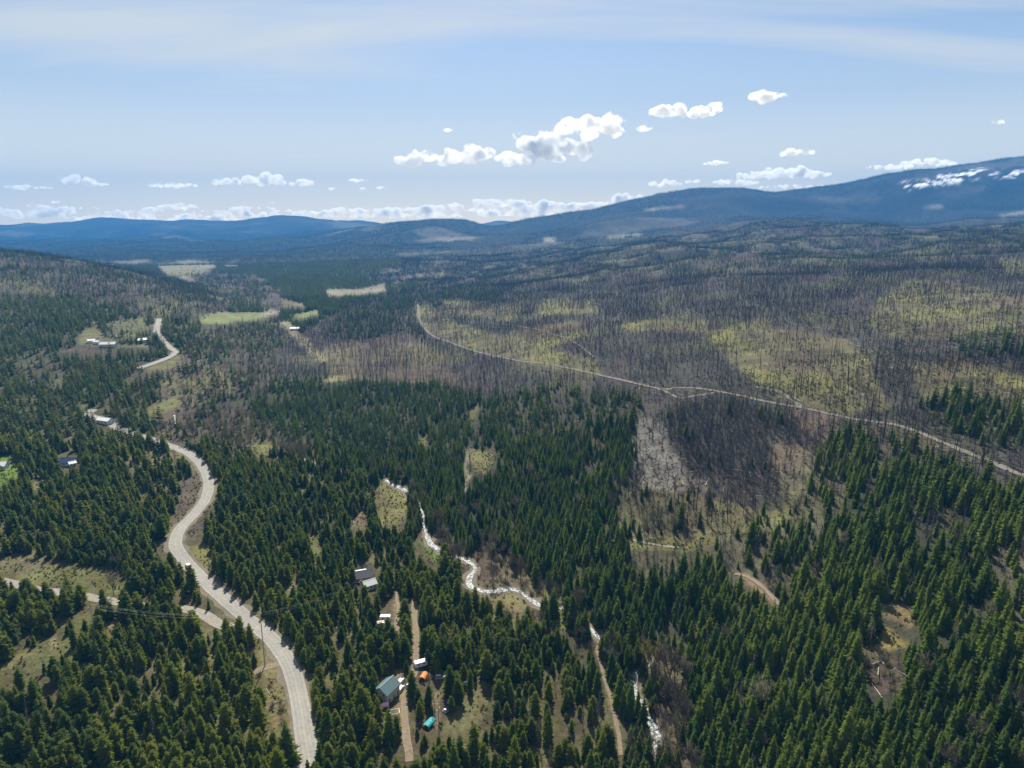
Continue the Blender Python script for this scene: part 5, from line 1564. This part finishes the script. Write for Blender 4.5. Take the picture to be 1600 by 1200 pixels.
# ============================================================ clouds
def cloud_material():
    m = bpy.data.materials.new("cloud_vapour"); m.use_nodes = True
    nt = m.node_tree; nt.nodes.clear()
    out = nt.nodes.new("ShaderNodeOutputMaterial"); pv = nt.nodes.new("ShaderNodeVolumePrincipled")
    pv.inputs["Color"].default_value = (1, 1, 1, 1)
    tc = nt.nodes.new("ShaderNodeNewGeometry"); nz = nt.nodes.new("ShaderNodeTexNoise")
    nz.inputs["Scale"].default_value = 0.0042; nz.inputs["Detail"].default_value = 5; nz.inputs["Roughness"].default_value = 0.6
    nt.links.new(tc.outputs["Position"], nz.inputs["Vector"])
    mr = nt.nodes.new("ShaderNodeMapRange"); mr.inputs["From Min"].default_value = 0.42; mr.inputs["From Max"].default_value = 0.68
    mr.inputs["To Max"].default_value = 0.034
    nt.links.new(nz.outputs["Fac"], mr.inputs["Value"]); nt.links.new(mr.outputs[0], pv.inputs["Density"])
    pv.inputs["Anisotropy"].default_value = 0.28
    nt.links.new(pv.outputs[0], out.inputs["Volume"])
    return m
M_CLOUD = cloud_material()
ctex = bpy.data.textures.new("billow", 'CLOUDS'); ctex.noise_scale = 260; ctex.noise_depth = 4
ctex2 = bpy.data.textures.new('wisp', 'CLOUDS'); ctex2.noise_scale = 75; ctex2.noise_depth = 3
def icosphere():
    import bmesh
    bm = bmesh.new(); bmesh.ops.create_icosphere(bm, subdivisions=2, radius=1.0)
    v = np.array([x.co[:] for x in bm.verts]); f = [tuple(q.index for q in x.verts) for x in bm.faces]; bm.free()
    return v, f
ICO_V, ICO_F = icosphere()
def sky_point(u, v, D):
    xc, yc = (u - 800) / F_PX, (600 - v) / F_PX
    dy = CP + yc * SP
    return np.array([D / dy * xc, D, CAM_H + D / dy * (-SP + yc * CP)])
def cloud(blobs, D, label, name="cloud", rng=np.random.default_rng(3), vox=None, kind=None, deep=0.7):
    """blobs: (u, v, width, height) puffs in the photograph, stood up at their real distance and size."""
    V_, F_ = [], []
    c0 = sky_point(blobs[0][0], blobs[0][1], D)
    k = D / F_PX
    hmin = min(b[3] for b in blobs) * k; hmean = sum(b[3] for b in blobs) / len(blobs) * k
    for (u, v, w, h) in blobs:
        c = sky_point(u, v, D)
        W, H = w * k, h * k
        n = int(max(5, min(26, 5 * w / h)))
        for _ in range(n):
            a = rng.uniform(-0.42, 0.42); q = 1 - (a / 0.5) ** 2
            r = H * rng.uniform(0.26, 0.42) * (0.55 + 0.45 * q)
            p = c + np.array([a * W, rng.uniform(-0.3, 0.3) * W * deep, (rng.uniform(-0.22, 0.30) * H) * q - 0.10 * H])
            s = len(V_)
            V_ += list(ICO_V * np.array([r * 1.25, r * 1.25, r * 0.85]) + p - c0)
            F_ += [tuple(i + s for i in f) for f in ICO_F]
    me = new_mesh(name, V_, F_, [M_CLOUD])
    o = link(name, me, loc=c0, label=label, cat=None if kind else "cloud", group=None if kind else "cumulus clouds", kind=kind)
    r = o.modifiers.new("merge", 'REMESH'); r.mode = 'VOXEL'; r.voxel_size = vox or max(hmin / 14, 15 * D / 14000)
    d = o.modifiers.new("billow", 'DISPLACE'); d.texture = ctex; d.strength = hmean * 0.34; d.mid_level = 0.55; d.texture_coords = 'LOCAL'
    d2 = o.modifiers.new("wisps", 'DISPLACE'); d2.texture = ctex2; d2.strength = hmean * 0.17; d2.mid_level = 0.5; d2.texture_coords = 'LOCAL'
    return o
CLOUDS = [
    ([(650, 247, 60, 24), (690, 243, 70, 32), (735, 238, 70, 34)], 13500, "long low cloud with a dark grey core left of the largest cloud"),
    ([(865, 225, 110, 48), (800, 248, 80, 24), (915, 198, 100, 38), (955, 190, 55, 26), (880, 240, 90, 26), (960, 205, 45, 14)], 13000, "largest bright white cloud sloping up over the picture centre"),
    ([(1046, 168, 52, 28), (1085, 176, 70, 18), (1112, 168, 42, 18)], 11500, "bright cloud trailing to the right, above and right of the largest"),
    ([(1009, 199, 26, 12)], 12500, "tiny cloud between the two brightest clouds"),
    ([(1203, 148, 58, 22)], 11000, "small cloud, highest in the sky on the right"),
    ([(1245, 237, 50, 15)], 14000, "small white cloud above the grey-bellied one over the mountain"),
    ([(1225, 268, 85, 22), (1180, 274, 70, 14), (1270, 272, 60, 14)], 17000, "grey-bellied cloud above the saddle of the right mountain"),
    ([(1150, 284, 80, 12)], 18000, "flat cloud strip left of the grey-bellied cloud"),
    ([(1440, 252, 60, 16), (1390, 260, 70, 10), (1475, 254, 40, 10)], 17500, "cloud resting just over the right mountain slope"),
    ([(1240, 291, 110, 10)], 18500, "thin cloud peeping over the saddle of the right mountain"),
    ([(1120, 254, 38, 10)], 15500, "small faint cloud left of the small white one"),
    ([(1040, 285, 50, 14), (1082, 282, 26, 10)], 18000, "low cloud over the left shoulder of the right mountain"),
    ([(410, 277, 66, 22), (365, 284, 60, 14), (455, 284, 80, 13)], 18500, "wide cloud with dark core in the left half of the sky"),
    ([(273, 289, 76, 11)], 19000, "flat thin cloud left of the wide dark-cored one"),
    ([(122, 280, 54, 16), (150, 288, 40, 8)], 19000, "rounded cloud at the far left of the sky"),
    ([(40, 292, 74, 9)], 19500, "streaky cloud touching the left edge"),
    ([(703, 203, 19, 7)], 13500, "tiny cloud puff high above the long low cloud"),
    ([(560, 281, 34, 7)], 17500, "small flat puff right of the wide left cloud, upper one"),
    ([(519, 294, 14, 6), (568, 295, 14, 6)], 18500, "pair of tiny joined puffs below the small flat puff"),
    ([(596, 293, 18, 5)], 18000, "tiny puff right of the joined pair"),
    ([(811, 210, 20, 12)], 13000, "tiny veil-like puff above the largest cloud's left end"),
    ([(1562, 190, 22, 8)], 12000, "tiny cloud near the right edge above the mountain"),
    ([(88, 315, 16, 6)], 21000, "tiny puff under the rounded far left cloud"),
    ([(425, 317, 15, 5)], 21000, "tiny puff under the wide left cloud"),
]
for b_, D_, l_ in CLOUDS: cloud(b_, D_, l_)
rc = np.random.default_rng(17)
band = []
for u0 in np.arange(-60, 1080, 20):
    for _ in range(2):
        lim = 333 if u0 < 700 else 326 if u0 < 950 else 316
        vv = lim + rc.uniform(-12, 12)
        band.append((u0 + rc.uniform(-20, 20), vv, rc.uniform(35, 110), rc.uniform(4, 8) + (4 if rc.random() < 0.25 else 0)))
for u0, v0, w0, h0 in ((820, 318, 150, 14), (900, 322, 120, 16), (960, 316, 90, 10), (1010, 312, 60, 10), (700, 322, 60, 12), (770, 312, 70, 8), (660, 326, 60, 9)):
    band.append((u0, v0, w0, h0))
bandc = cloud(band, 52000, None, name="horizon_clouds", vox=110, kind='stuff', deep=0.12)
M_THIN = M_CLOUD.copy(); M_THIN.name = "thin_cloud_vapour"
for q in M_THIN.node_tree.nodes:
    if q.type == 'PRINCIPLED_VOLUME':
        pass
    if q.type == 'MAP_RANGE': q.inputs["To Max"].default_value = 0.016
    if q.type == 'TEX_NOISE': q.inputs["Scale"].default_value = 0.0011
bandc.data.materials.clear(); bandc.data.materials.append(M_THIN)
